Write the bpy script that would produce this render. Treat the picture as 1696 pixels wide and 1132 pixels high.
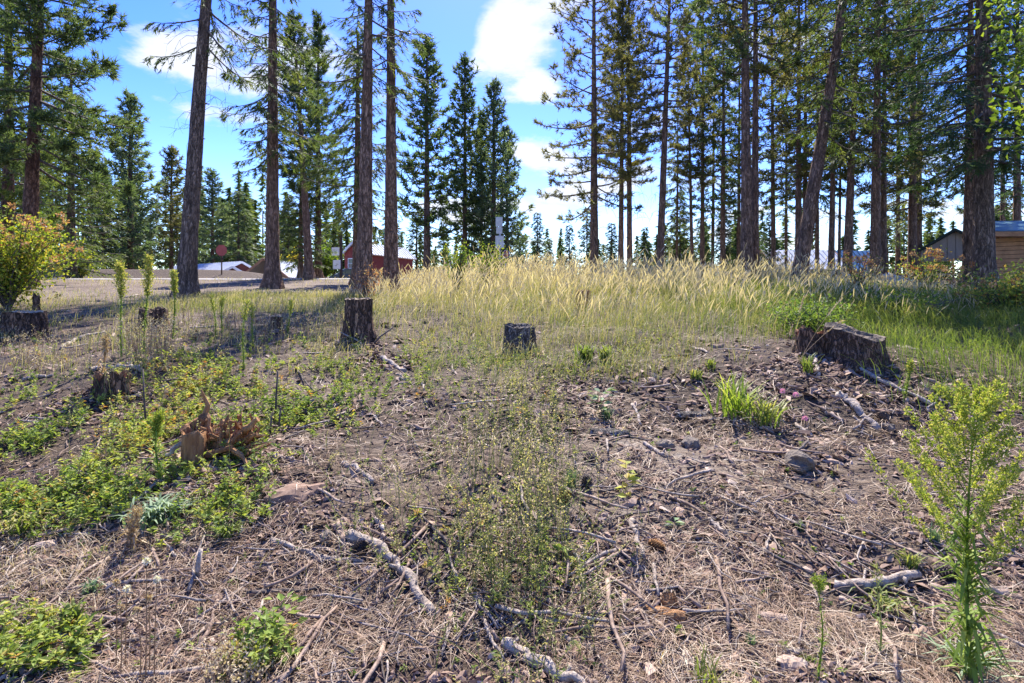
import bpy, math
import numpy as np
from mathutils import Vector, Matrix

sc = bpy.context.scene
COL = sc.collection
for o in list(bpy.data.objects):
    bpy.data.objects.remove(o)

# ------------------------------------------------------------------ camera, sky, sun, exposure
F, CX, HY, EYE = 942.0, 848.0, 490.0, 1.6        # focal length, centre column and eye-level row of the 1696 px photograph
cam = bpy.data.cameras.new('camera')
cam.lens = 20.0
cam.sensor_width = 36.0
cam.shift_y = -(566 - HY) / 1696.0
cam.clip_start = 0.05
cam.clip_end = 4000
camo = bpy.data.objects.new('camera', cam)
COL.objects.link(camo)
camo.location = (0, 0, EYE)
camo.rotation_euler = (math.radians(90), 0, 0)
sc.camera = camo

SUN_EL, SUN_AZ = 52.0, 1.0                          # degrees; azimuth to the right of the view axis
w = bpy.data.worlds.new('World')
sc.world = w
w.use_nodes = True
nt = w.node_tree
for n in list(nt.nodes):
    nt.nodes.remove(n)


def N(tree, typ, **kw):
    n = tree.nodes.new(typ)
    for k, v in kw.items():
        if k.startswith('i_'):
            n.inputs[k[2:]].default_value = v
        else:
            setattr(n, k, v)
    return n


def L(tree, a, b):
    tree.links.new(a, b)


def M_(tree, op, a, b=None, c=None, clamp=False):
    n = tree.nodes.new('ShaderNodeMath')
    n.operation = op
    n.use_clamp = clamp
    for i, v in enumerate((a, b, c)):
        if v is None:
            continue
        if isinstance(v, (int, float)):
            n.inputs[i].default_value = v
        else:
            tree.links.new(v, n.inputs[i])
    return n.outputs[0]


sky = N(nt, 'ShaderNodeTexSky', sky_type='NISHITA', sun_disc=False, sun_elevation=math.radians(SUN_EL),
        sun_rotation=math.radians(SUN_AZ), air_density=1.0, dust_density=0.35, ozone_density=3.0, altitude=600)
tc = N(nt, 'ShaderNodeTexCoord')
sep = N(nt, 'ShaderNodeSeparateXYZ')
L(nt, tc.outputs['Generated'], sep.inputs[0])
az = M_(nt, 'ARCTAN2', sep.outputs[0], sep.outputs[1])
el = M_(nt, 'ARCSINE', sep.outputs[2])
zz = M_(nt, 'ADD', M_(nt, 'MAXIMUM', sep.outputs[2], 0.0), 0.16)
comb = N(nt, 'ShaderNodeCombineXYZ')
L(nt, M_(nt, 'DIVIDE', sep.outputs[0], zz), comb.inputs[0])
L(nt, M_(nt, 'DIVIDE', sep.outputs[1], zz), comb.inputs[1])
noi = N(nt, 'ShaderNodeTexNoise', i_Scale=2.0, i_Detail=10.0, i_Roughness=0.6, i_Distortion=0.15)
L(nt, comb.outputs[0], noi.inputs['Vector'])
acc = M_(nt, 'MULTIPLY', M_(nt, 'SUBTRACT', noi.outputs['Fac'], 0.575), 1.7)
# cloud banks at their bearings and heights: (column, row, half width, half height, weight)
for (px, py, rx, ry, wt) in ((850, 35, 90, 60, .36), (815, 95, 60, 30, .3), (893, 146, 42, 22, .40), (905, 265, 75, 34, .36), (900, 335, 110, 22, .24),
                             (1110, 190, 120, 60, .14), (1090, 290, 150, 35, .2), (1300, 380, 300, 50, .22), (345, 186, 85, 14, .28), (280, 90, 70, 40, .30),
                             (520, 95, 120, 42, .28), (745, 345, 80, 30, .3), (740, 60, 45, 70, -.3)):
    dx, dz = (px - CX) / F, (HY - py) / F
    a0 = math.atan2(dx, 1)
    e0 = math.asin(dz / math.sqrt(1 + dx * dx + dz * dz))
    u = M_(nt, 'DIVIDE', M_(nt, 'SUBTRACT', az, a0), rx / F)
    v = M_(nt, 'DIVIDE', M_(nt, 'SUBTRACT', el, e0), ry / F)
    r2 = M_(nt, 'ADD', M_(nt, 'MULTIPLY', u, u), M_(nt, 'MULTIPLY', v, v))
    g = M_(nt, 'MULTIPLY', M_(nt, 'EXPONENT', M_(nt, 'MULTIPLY', r2, -0.9)), wt)
    acc = M_(nt, 'ADD', acc, g)
mr = N(nt, 'ShaderNodeMapRange', interpolation_type='SMOOTHSTEP')
L(nt, acc, mr.inputs['Value'])
mr.inputs['From Min'].default_value = 0.0
mr.inputs['From Max'].default_value = 0.24
cmix = N(nt, 'ShaderNodeMix', data_type='RGBA')
L(nt, M_(nt, 'MULTIPLY', mr.outputs[0], 0.93), cmix.inputs['Factor'])
sat = N(nt, 'ShaderNodeHueSaturation', i_Saturation=1.38, i_Hue=0.527, i_Value=1.0)
L(nt, sky.outputs[0], sat.inputs['Color'])
L(nt, sat.outputs[0], cmix.inputs['A'])
cmix.inputs['B'].default_value = (2.8, 2.9, 3.05, 1)
bg = N(nt, 'ShaderNodeBackground', i_Strength=0.132)
L(nt, cmix.outputs['Result'], bg.inputs['Color'])
wo = N(nt, 'ShaderNodeOutputWorld')
L(nt, bg.outputs[0], wo.inputs['Surface'])

sl = bpy.data.lights.new('sun', 'SUN')
sl.energy = 4.7
sl.angle = math.radians(0.53)
sl.color = (1.0, 0.955, 0.88)
so = bpy.data.objects.new('sun', sl)
COL.objects.link(so)
sd = Vector((math.sin(math.radians(SUN_AZ)) * math.cos(math.radians(SUN_EL)),
             math.cos(math.radians(SUN_AZ)) * math.cos(math.radians(SUN_EL)), math.sin(math.radians(SUN_EL))))
so.rotation_euler = (-sd).to_track_quat('-Z', 'Y').to_euler()
so.location = sd * 60
sc.view_settings.view_transform = 'Standard'
sc.view_settings.look = 'None'
sc.view_settings.exposure = 1.54
sc.view_settings.gamma = 1.0
sc.view_settings.use_curve_mapping = False
sc.render.engine = 'CYCLES'
sc.cycles.max_bounces = 7
sc.cycles.transmission_bounces = 5
sc.cycles.diffuse_bounces = 4
sc.cycles.use_denoising = True

# ------------------------------------------------------------------ helpers
rs = np.random.default_rng(11)


def tag(o, label=None, cat=None, group=None, kind=None):
    if label: o['label'] = label
    if cat: o['category'] = cat
    if group: o['group'] = group
    if kind: o['kind'] = kind
    return o


def empty(name, loc=(0, 0, 0), rot=(0, 0, 0)):
    o = bpy.data.objects.new(name, None)
    o.empty_display_size = 0.2
    COL.objects.link(o)
    o.location = loc
    o.rotation_euler = rot
    return o


def unit(v):
    return v / np.maximum(np.linalg.norm(v, axis=-1, keepdims=True), 1e-9)


class MB:
    """Collects vertices and faces of one mesh object."""

    def __init__(s):
        s.v, s.t, s.f, s.n = [], [], [], 0

    def add(s, v, f, mat=0, tint=0.5, smooth=False):
        v = np.asarray(v, dtype=np.float32).reshape(-1, 3)
        f = np.asarray(f, dtype=np.int64)
        t = np.broadcast_to(np.asarray(tint, dtype=np.float32).reshape(-1), (len(v),)) if np.size(tint) in (1, len(v)) else None
        if t is None:
            t = np.repeat(np.asarray(tint, dtype=np.float32).reshape(-1), len(v) // np.size(tint))
        s.v.append(v); s.t.append(t)
        s.f.append((f + s.n, mat, smooth))
        s.n += len(v)
        return s

    def mesh(s, name, mats):
        me = bpy.data.meshes.new(name)
        V = np.concatenate(s.v) if s.v else np.zeros((0, 3), np.float32)
        me.vertices.add(len(V))
        me.vertices.foreach_set('co', V.ravel())
        tot = np.concatenate([np.full(len(f), f.shape[1]) for f, _, _ in s.f])
        idx = np.concatenate([f.ravel() for f, _, _ in s.f])
        mi = np.concatenate([np.full(len(f), m) for f, m, _ in s.f])
        sm = np.concatenate([np.full(len(f), q) for f, _, q in s.f])
        st = np.concatenate([[0], np.cumsum(tot)[:-1]])
        me.loops.add(len(idx))
        me.loops.foreach_set('vertex_index', idx.astype(np.int32))
        me.polygons.add(len(tot))
        me.polygons.foreach_set('loop_start', st.astype(np.int32))
        me.polygons.foreach_set('material_index', mi.astype(np.int32))
        me.polygons.foreach_set('use_smooth', sm.astype(bool))
        a = me.attributes.new('tint', 'FLOAT', 'POINT')
        a.data.foreach_set('value', np.concatenate(s.t).astype(np.float32))
        for m in (mats if isinstance(mats, (list, tuple)) else [mats]):
            me.materials.append(m)
        me.update(calc_edges=True)
        return me

    def build(s, name, mats, parent=None, loc=None):
        o = bpy.data.objects.new(name, s.mesh(name, mats))
        COL.objects.link(o)
        if parent is not None: o.parent = parent
        if loc is not None: o.location = loc
        return o

    # ---- shapes
    def strips(s, P, W, side, mat=0, tint=0.5):
        """ribbons: P (n,k,3) paths, W (n,k) widths, side (n,3) flat direction"""
        n, k, _ = P.shape
        off = side[:, None, :] * (W[:, :, None] * 0.5)
        V = np.stack([P - off, P + off], axis=2).reshape(n, k * 2, 3)
        base = (np.arange(n) * k * 2)[:, None, None]
        q = np.arange(k - 1)[None, :, None] * 2 + np.array([0, 1, 3, 2])[None, None, :]
        tt = np.asarray(tint, dtype=np.float32)
        if tt.ndim == 1: tt = np.repeat(tt, k * 2)
        elif tt.ndim == 2: tt = np.repeat(tt.reshape(-1), 2)
        return s.add(V, (base + q).reshape(-1, 4), mat, tt)

    def tubes(s, P, R, sides=5, mat=0, tint=0.5, cap=False, smooth=True):
        n, k, _ = P.shape
        T = unit(np.gradient(P, axis=1))
        mt = unit(P[:, -1] - P[:, 0])
        ref = np.where(np.abs(mt[:, 2:3]) > 0.8, np.array([[1., 0, 0]]), np.array([[0, 0, 1.]]))[:, None, :]
        S = unit(np.cross(T, np.broadcast_to(ref, T.shape)))
        U = np.cross(S, T)
        an = np.arange(sides) / sides * 2 * np.pi
        V = P[:, :, None, :] + R[:, :, None, None] * (S[:, :, None, :] * np.cos(an)[None, None, :, None] + U[:, :, None, :] * np.sin(an)[None, None, :, None])
        base = (np.arange(n) * k * sides)[:, None, None, None]
        i = np.arange(k - 1)[None, :, None, None] * sides
        j = np.arange(sides)
        j2 = (j + 1) % sides
        q = np.stack([j, j2, j2 + sides, j + sides], axis=-1)[None, None]
        tt = np.asarray(tint, dtype=np.float32)
        if tt.ndim == 1: tt = np.repeat(tt, k * sides)
        F_ = (base + i + q).reshape(-1, 4)
        s.add(V.reshape(-1, 3), F_, mat, tt, smooth)
        if cap:
            off = s.n - n * k * sides
            for e in (0, k - 1):
                r = np.arange(sides) if e else np.arange(sides)[::-1]
                c = (np.arange(n) * k * sides)[:, None] + e * sides + r[None, :]
                s.f.append((c + off, mat, False))
        return s

    def tris(s, B, T, W, side, mat=0, tint=0.5):
        n = len(B)
        off = side * (np.asarray(W).reshape(-1, 1) * 0.5)
        V = np.stack([B - off, B + off, T], axis=1)
        f = np.arange(n * 3).reshape(n, 3)
        tt = np.asarray(tint, dtype=np.float32)
        if tt.ndim == 1: tt = np.repeat(tt, 3)
        return s.add(V, f, mat, tt)

    def leaves(s, B, D, Nn, Ln, Wd, mat=0, tint=0.5, fold=0.15):
        """diamond leaves: base B, direction D, normal Nn"""
        n = len(B)
        D = unit(D)
        S = unit(np.cross(D, Nn))
        Up = np.cross(S, D)
        Ln = np.broadcast_to(np.asarray(Ln, float), (n,))[:, None]
        Wd = np.broadcast_to(np.asarray(Wd, float), (n,))[:, None]
        mid = B + D * Ln * 0.45
        V = np.stack([B, mid + S * Wd * .5 + Up * Wd * fold, B + D * Ln - Up * Ln * 0.12, mid - S * Wd * .5 + Up * Wd * fold], axis=1)
        f = np.arange(n * 4).reshape(n, 4)
        tt = np.asarray(tint, dtype=np.float32)
        if tt.ndim == 1: tt = np.repeat(tt, 4)
        return s.add(V, f, mat, tt)

    def box(s, c, size, rz=0.0, mat=0, M=None, tint=0.5):
        x, y, z = np.asarray(size, float) / 2
        V = np.array([[-x, -y, -z], [x, -y, -z], [x, y, -z], [-x, y, -z], [-x, -y, z], [x, -y, z], [x, y, z], [-x, y, z]])
        if M is not None: V = V @ np.asarray(M).T
        if rz:
            c_, s_ = math.cos(rz), math.sin(rz)
            V = V @ np.array([[c_, -s_, 0], [s_, c_, 0], [0, 0, 1]]).T
        V = V + np.asarray(c)
        f = [[0, 3, 2, 1], [4, 5, 6, 7], [0, 1, 5, 4], [1, 2, 6, 5], [2, 3, 7, 6], [3, 0, 4, 7]]
        return s.add(V, f, mat, tint)

    def beam(s, a, b, wd, ht, mat=0, up=(0, 0, 1)):
        a, b = np.asarray(a, float), np.asarray(b, float)
        d = b - a
        ln = np.linalg.norm(d)
        d = d / ln
        sd_ = np.cross(d, up)
        if np.linalg.norm(sd_) < 1e-3: sd_ = np.cross(d, (0, 1, 0))
        sd_ = sd_ / np.linalg.norm(sd_)
        u = np.cross(sd_, d)
        M = np.stack([d, sd_, u], axis=1)
        return s.box((a + b) / 2, (ln, wd, ht), M=M, mat=mat)

    def slab(s, pts, th, mat=0):
        """a flat polygon thickened downwards along its normal"""
        p = np.asarray(pts, float)
        n = np.cross(p[1] - p[0], p[2] - p[0])
        n = n / np.linalg.norm(n)
        if n[2] < 0: n = -n
        k = len(p)
        V = np.concatenate([p, p - n * th])
        s.add(V, [list(range(k))], mat)
        s.f.append((np.array([list(range(2 * k - 1, k - 1, -1))]) + s.n - 2 * k, mat, False))
        q = np.array([[i, (i + 1) % k, (i + 1) % k + k, i + k] for i in range(k)]) + s.n - 2 * k
        s.f.append((q, mat, False))
        return s


_tab = np.random.default_rng(3).uniform(-1, 1, (256, 256))


def vn(x, y, sd=0):
    x = np.asarray(x, float) + sd * 37.13
    y = np.asarray(y, float) + sd * 91.7
    xi, yi = np.floor(x).astype(int), np.floor(y).astype(int)
    fx, fy = x - xi, y - yi
    fx = fx * fx * (3 - 2 * fx); fy = fy * fy * (3 - 2 * fy)
    a, b, c, d = _tab[xi % 256, yi % 256], _tab[(xi + 1) % 256, yi % 256], _tab[xi % 256, (yi + 1) % 256], _tab[(xi + 1) % 256, (yi + 1) % 256]
    return (a * (1 - fx) + b * fx) * (1 - fy) + (c * (1 - fx) + d * fx) * fy


_kd = np.array([-900, -20, -8, 0, 2.35, 4, 6, 7.5, 9.5, 13, 18, 24, 28, 33, 40, 50, 70, 120, 900.])
_kz = np.array([-3, -3, -1.2, -.12, 0, .41, .80, .98, 1.22, 1.56, 1.84, 2.2, 2.4, 2.5, 2.3, 1.7, 1.6, 2.0, 2.0])
_yd = np.arange(-30, 130, .1)
_zd = np.interp(_yd, _kd, _kz)
_kern = np.exp(-np.linspace(-2, 2, 21) ** 2); _kern /= _kern.sum()
_zd = np.convolve(np.pad(_zd, 10, 'edge'), _kern, 'valid')


def ground(x, y):
    x = np.asarray(x, float); y = np.asarray(y, float)
    z = np.interp(y, _yd, _zd)
    near = np.clip(1.25 - y / 22, .25, 1)
    z = z + near * (.085 * vn(x / 1.5, y / 1.5, 1) + .04 * vn(x / .5, y / .5, 2) + .017 * vn(x / .16, y / .16, 3))
    z = z + 1.0 * np.exp(-((y - 38) / 2.6) ** 2) / (1 + np.exp((x + 15.5) / 1.2))         # the bank beyond the road
    z = z + .22 * np.exp(-(((x - 3.4) / 1.3) ** 2 + ((y - 6.2) / 1.1) ** 2))               # mound of the great stump
    z = z - .10 * np.exp(-(((x - 2.9) / 1.6) ** 2 + ((y - 4.6) / .5) ** 2))
    z = z + .12 * np.exp(-(((x + 3.6) / .7) ** 2 + ((y - 5.8) / .6) ** 2))
    return z


_ds = np.geomspace(1.2, 70, 260)


def hit(px, py):
    """the points of the ground seen at photograph positions px, py"""
    px = np.atleast_1d(np.asarray(px, float)); py = np.atleast_1d(np.asarray(py, float))
    dx, dz = (px - CX) / F, (HY - py) / F
    out = np.full(px.shape, np.nan)
    for s0 in range(0, len(px), 20000):
        sl_ = slice(s0, s0 + 20000)
        h = EYE + dz[sl_, None] * _ds - ground(dx[sl_, None] * _ds, np.broadcast_to(_ds, (len(dx[sl_]), len(_ds))))
        below = h < 0
        i = np.argmax(below, axis=1)
        ok = below.any(axis=1) & (i > 0)
        i = np.clip(i, 1, None)
        r = np.arange(len(i))
        h0, h1 = h[r, i - 1], h[r, i]
        d = _ds[i - 1] + (_ds[i] - _ds[i - 1]) * h0 / np.maximum(h0 - h1, 1e-9)
        out[sl_] = np.where(ok, d, np.nan)
    x = dx * out
    return np.stack([x, out, ground(x, np.nan_to_num(out))], axis=1)


def P(px, py):
    return hit(px, py)[0]


def at(px, d, sink=0.0):
    x = (px - CX) / F * d
    return np.array([x, d, float(ground(x, d)) - sink])


def up_to(py, d):
    return EYE + (HY - py) / F * d


# ------------------------------------------------------------------ materials
def newmat(name):
    m = bpy.data.materials.new(name)
    m.use_nodes = True
    t = m.node_tree
    for n in list(t.nodes): t.nodes.remove(n)
    out = t.nodes.new('ShaderNodeOutputMaterial')
    return m, t, out


def ramp(t, fac, stops):
    r = t.nodes.new('ShaderNodeValToRGB')
    e = r.color_ramp.elements
    while len(e) < len(stops): e.new(0.5)
    for q, (p, c) in zip(e, stops):
        q.position = p
        q.color = (*c, 1)
    L(t, fac, r.inputs[0])
    return r.outputs[0]


def leafmat(name, stops, trans=.42, rough=.6, spec=.25, glow=1.25):
    m, t, out = newmat(name)
    a = N(t, 'ShaderNodeAttribute', attribute_name='tint')
    col = ramp(t, a.outputs['Fac'], stops)
    p = N(t, 'ShaderNodeBsdfPrincipled', i_Roughness=rough)
    p.inputs['Specular IOR Level'].default_value = spec
    L(t, col, p.inputs['Base Color'])
    tr = N(t, 'ShaderNodeBsdfTranslucent')
    mul = N(t, 'ShaderNodeMix', data_type='RGBA', blend_type='MULTIPLY')
    mul.inputs['Factor'].default_value = 1
    L(t, col, mul.inputs['A'])
    mul.inputs['B'].default_value = (glow * 1.05, glow * 1.05, glow * .55, 1)
    L(t, mul.outputs['Result'], tr.inputs['Color'])
    mx = N(t, 'ShaderNodeMixShader')
    mx.inputs[0].default_value = trans
    L(t, p.outputs[0], mx.inputs[1]); L(t, tr.outputs[0], mx.inputs[2])
    L(t, mx.outputs[0], out.inputs['Surface'])
    return m


def grain(name, stops, scale=(1, 1, 1), nscale=6, detail=6, rough=.85, bump=.4, bdist=.02, tinted=0.0, spec=.2, voro=None, contrast=None, metal=0.0):
    """noise coloured solid; tinted mixes the per-piece tint into the colour position; voro adds bark plates"""
    m, t, out = newmat(name)
    tcn = N(t, 'ShaderNodeTexCoord')
    mp = N(t, 'ShaderNodeMapping')
    mp.inputs['Scale'].default_value = scale
    L(t, tcn.outputs['Object'], mp.inputs[0])
    no = N(t, 'ShaderNodeTexNoise', i_Scale=nscale, i_Detail=detail, i_Roughness=.62)
    L(t, mp.outputs[0], no.inputs['Vector'])
    fac = no.outputs['Fac']
    mrn = N(t, 'ShaderNodeMapRange')
    L(t, fac, mrn.inputs['Value'])
    mrn.inputs['From Min'].default_value = .28; mrn.inputs['From Max'].default_value = .72
    fac = mrn.outputs[0]
    if tinted:
        a = N(t, 'ShaderNodeAttribute', attribute_name='tint')
        fac = M_(t, 'ADD', M_(t, 'MULTIPLY', fac, 1 - tinted), M_(t, 'MULTIPLY', a.outputs['Fac'], tinted))
    hgt = fac
    if voro:
        vo = N(t, 'ShaderNodeTexVoronoi', feature='DISTANCE_TO_EDGE', i_Scale=voro)
        dist = N(t, 'ShaderNodeMix', data_type='RGBA')
        dist.inputs['Factor'].default_value = .10
        L(t, mp.outputs[0], dist.inputs['A'])
        no2 = N(t, 'ShaderNodeTexNoise', i_Scale=voro * 1.3, i_Detail=3)
        L(t, mp.outputs[0], no2.inputs['Vector'])
        L(t, no2.outputs['Color'], dist.inputs['B'])
        L(t, dist.outputs['Result'], vo.inputs['Vector'])
        cr = N(t, 'ShaderNodeMapRange')
        L(t, vo.outputs['Distance'], cr.inputs['Value'])
        cr.inputs['From Max'].default_value = .16
        hgt = M_(t, 'ADD', M_(t, 'MULTIPLY', fac, .4), cr.outputs[0])
        fac = M_(t, 'MULTIPLY', fac, M_(t, 'ADD', M_(t, 'MULTIPLY', cr.outputs[0], .65), .35))
    col = ramp(t, fac, stops)
    p = N(t, 'ShaderNodeBsdfPrincipled', i_Roughness=rough)
    p.inputs['Specular IOR Level'].default_value = spec
    p.inputs['Metallic'].default_value = metal
    L(t, col, p.inputs['Base Color'])
    if bump:
        b = N(t, 'ShaderNodeBump', i_Strength=bump, i_Distance=bdist)
        L(t, hgt, b.inputs['Height'])
        L(t, b.outputs[0], p.inputs['Normal'])
    L(t, p.outputs[0], out.inputs['Surface'])
    return m


MAT = {}
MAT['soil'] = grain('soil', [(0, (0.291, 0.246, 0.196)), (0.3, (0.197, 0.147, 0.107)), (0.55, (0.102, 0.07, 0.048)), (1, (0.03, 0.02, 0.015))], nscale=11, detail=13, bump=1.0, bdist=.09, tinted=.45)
MAT['road'] = grain('road_gravel', [(0, (.20, .185, .175)), (1, (.36, .33, .31))], nscale=8, detail=8, bump=.4)
MAT['bark'] = grain('conifer_bark', [(0, (0.068, 0.042, 0.029)), (0.3, (0.203, 0.124, 0.082)), (0.65, (0.355, 0.222, 0.148)), (1, (0.524, 0.353, 0.245))], scale=(1, 1, .22), nscale=13, detail=9, voro=22, bump=.9, bdist=.04)
MAT['bark_fir'] = grain('fir_bark', [(0, (0.053, 0.04, 0.029)), (0.3, (0.166, 0.116, 0.085)), (0.65, (0.299, 0.211, 0.153)), (1, (0.474, 0.351, 0.265))], scale=(1, 1, .16), nscale=15, detail=9, voro=26, bump=.9, bdist=.04)
MAT['bark_red'] = grain('red_pine_bark', [(0, (.035, .02, .014)), (.35, (.13, .07, .045)), (1, (.33, .19, .12))], scale=(1, 1, .28), nscale=11, detail=8, voro=17, bump=.8, bdist=.04)
MAT['branch'] = grain('branch_bark', [(0, (.05, .04, .034)), (1, (.17, .14, .12))], nscale=9, bump=.2)
MAT['stump'] = grain('stump_bark', [(0, (0.033, 0.024, 0.018)), (0.4, (0.135, 0.087, 0.06)), (0.75, (0.277, 0.168, 0.104)), (1, (0.45, 0.294, 0.195))], scale=(1, 1, .22), nscale=15, detail=9, voro=24, bump=1.0, bdist=.04)
MAT['stump_grey'] = grain('grey_stump_bark', [(0, (0.039, 0.034, 0.03)), (0.45, (0.156, 0.131, 0.114)), (1, (0.39, 0.344, 0.3))], scale=(1, 1, .4), nscale=16, detail=10, voro=34, bump=1.0, bdist=.03)
MAT['cut'] = grain('cut_wood', [(0, (.17, .12, .075)), (.5, (.36, .27, .17)), (1, (.52, .42, .29))], scale=(1, 1, 1), nscale=14, detail=8, bump=.5)
MAT['old_cut'] = grain('old_cut_wood', [(0, (.04, .03, .022)), (.5, (.13, .10, .075)), (1, (.27, .21, .15))], nscale=14, detail=8, bump=.8)
MAT['rot'] = grain('rotten_wood', [(0, (0.068, 0.033, 0.015)), (0.4, (0.257, 0.125, 0.055)), (0.8, (0.499, 0.275, 0.121)), (1, (0.675, 0.425, 0.22))], scale=(3, 3, .45), nscale=9, detail=9, bump=1.0, bdist=.04, tinted=.35)
MAT['stick_pale'] = grain('weathered_stick', [(0, (.15, .11, .085)), (.35, (.27, .215, .17)), (.6, (.37, .305, .25)), (1, (.48, .41, .35))], nscale=30, detail=10, bump=1.0, bdist=.012, tinted=.15)
MAT['stick_brown'] = grain('brown_stick', [(0, (.08, .05, .036)), (.5, (.25, .175, .13)), (1, (.44, .35, .28))], nscale=16, detail=8, bump=.6, bdist=.01, tinted=.25)
MAT['stick_dark'] = grain('dark_stick', [(0, (.03, .024, .02)), (1, (.17, .135, .115))], nscale=16, detail=8, bump=.6, bdist=.01, tinted=.25)
MAT['litter'] = leafmat('dry_needles', [(0, (0.098, 0.055, 0.034)), (0.3, (0.245, 0.148, 0.09)), (0.6, (0.391, 0.271, 0.177)), (0.85, (0.508, 0.395, 0.279)), (1, (0.625, 0.524, 0.393))], trans=.15, rough=.55, spec=.3, glow=1.0)
MAT['chips'] = grain('bark_chips', [(0, (0.049, 0.03, 0.022)), (0.3, (0.164, 0.099, 0.068)), (0.6, (0.309, 0.213, 0.153)), (1, (0.541, 0.431, 0.338))], nscale=30, detail=5, bump=.5, bdist=.008, tinted=.7)
MAT['rock'] = grain('grey_clod', [(0, (0.087, 0.068, 0.053)), (1, (0.26, 0.211, 0.166))], nscale=18, detail=9, bump=1.0, bdist=.02)
MAT['pine'] = leafmat('pine_needles', [(0, (0.04, 0.07, 0.03)), (0.5, (0.091, 0.134, 0.05)), (1, (0.2, 0.229, 0.083))], trans=.48)
MAT['pine_dry'] = leafmat('olive_pine_needles', [(0, (0.066, 0.073, 0.03)), (0.5, (0.14, 0.143, 0.052)), (1, (0.297, 0.235, 0.094))], trans=.48)
MAT['pine_bright'] = leafmat('bright_pine_needles', [(0, (0.056, 0.094, 0.025)), (0.5, (0.125, 0.169, 0.044)), (1, (0.237, 0.25, 0.069))], trans=.42)
MAT['fir'] = leafmat('fir_needles', [(0, (0.043, 0.073, 0.025)), (0.5, (0.098, 0.14, 0.042)), (1, (0.227, 0.239, 0.068))], trans=.48)
MAT['fir_dark'] = leafmat('dark_fir_needles', [(0, (0.025, 0.057, 0.028)), (0.5, (0.055, 0.105, 0.045)), (1, (0.125, 0.18, 0.064))], trans=.48)
MAT['blue_fir'] = leafmat('blue_green_needles', [(0, (0.055, 0.095, 0.054)), (0.5, (0.115, 0.163, 0.087)), (1, (0.242, 0.274, 0.137))], trans=.48)
MAT['straw'] = leafmat('ripe_grass', [(0, (0.085, 0.14, 0.026)), (0.3, (0.222, 0.254, 0.066)), (0.6, (0.427, 0.361, 0.178)), (0.85, (0.564, 0.459, 0.311)), (1, (0.631, 0.533, 0.419))], trans=.42, rough=.5, spec=.3, glow=1.0)
MAT['grass'] = leafmat('green_grass', [(0, (0.063, 0.106, 0.024)), (0.5, (0.164, 0.212, 0.046)), (0.8, (0.329, 0.317, 0.093)), (1, (0.531, 0.381, 0.198))], trans=.45, rough=.5)
MAT['weed'] = leafmat('weed_leaves', [(0, (.07, .13, .03)), (.45, (.20, .27, .05)), (.78, (.38, .40, .085)), (.93, (.44, .34, .08)), (1, (.42, .2, .06))], trans=.42)
MAT['weed_dull'] = leafmat('dull_weed_leaves', [(0, (.12, .17, .07)), (.45, (.27, .30, .11)), (.8, (.46, .42, .19)), (1, (.58, .46, .27))], trans=.45)
MAT['rod'] = leafmat('goldenrod_green', [(0, (0.098, 0.18, 0.023)), (0.5, (0.229, 0.306, 0.047)), (0.8, (0.459, 0.466, 0.104)), (1, (0.6, 0.497, 0.207))], trans=.42)
MAT['silver'] = leafmat('grey_green_blades', [(0, (.09, .15, .07)), (.5, (.2, .28, .14)), (1, (.42, .47, .33))], trans=.3)
MAT['dry'] = leafmat('dead_stalks', [(0, (.22, .13, .07)), (.5, (.42, .30, .18)), (1, (.62, .53, .38))], trans=.3)
MAT['shrub'] = leafmat('shrub_leaves', [(0, (.05, .11, .015)), (.5, (.17, .24, .03)), (.8, (.36, .37, .05)), (1, (.42, .32, .06))], trans=.45)
MAT['seedhead'] = leafmat('orange_seed_heads', [(0, (.30, .12, .05)), (.5, (.50, .26, .12)), (1, (.60, .40, .20))], trans=.3)
MAT['yellow_leaf'] = leafmat('yellow_leaves', [(0, (.45, .36, .02)), (1, (.72, .60, .05))], trans=.4)
MAT['pink'] = leafmat('pink_petals', [(0, (.55, .2, .42)), (1, (.75, .45, .68))], trans=.3)
MAT['white_fluff'] = leafmat('white_fluff', [(0, (.55, .5, .42)), (1, (.8, .77, .7))], trans=.3)


def plain(name, c, rough=.6, metal=0.0, var=.15, nscale=5, spec=.4):
    lo = tuple(max(0, x * (1 - var)) for x in c); hi = tuple(min(1, x * (1 + var)) for x in c)
    return grain(name, [(0, lo), (1, hi)], nscale=nscale, detail=5, rough=rough, bump=.08, metal=metal, spec=spec)


MAT['roof_white'] = plain('white_metal_roof', (.66, .68, .72), .4, .2)
MAT['roof_blue'] = plain('blue_metal_roof', (.10, .20, .30), .4, .2)
MAT['roof_teal'] = plain('teal_metal_roof', (.07, .15, .17), .4, .2)
MAT['red_wall'] = plain('red_boards', (.27, .05, .04), .7)
MAT['dark_red'] = plain('dark_red_boards', (.11, .028, .024), .7)
MAT['beige'] = plain('beige_panel', (.30, .255, .21), .7, var=.08)
MAT['timber'] = plain('orange_timber', (.45, .23, .11), .7, var=.3)
MAT['timber_dark'] = plain('dark_timber', (.06, .04, .03), .8)
MAT['trim_dark'] = plain('dark_green_trim', (.03, .045, .04), .85, spec=.1)
MAT['white'] = plain('white_paint', (.78, .78, .78), .5, var=.04)
MAT['grey_metal'] = plain('galvanised_metal', (.40, .41, .42), .45, .5)
MAT['sign_red'] = plain('red_sign_face', (.42, .035, .035), .45)
MAT['sign_red_faded'] = plain('faded_red_sign_face', (.42, .10, .09), .6)
MAT['sign_green'] = plain('green_sign_face', (.01, .22, .15), .45)
MAT['glass'] = plain('dark_window_glass', (.05, .06, .07), .08, spec=.6)
MAT['car'] = plain('dark_blue_car_paint', (.05, .06, .09), .25, .2)
MAT['tyre'] = plain('black_rubber', (.02, .02, .02), .8)
MAT['rust'] = plain('rusty_iron', (.10, .05, .035), .8, var=.4)
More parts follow.
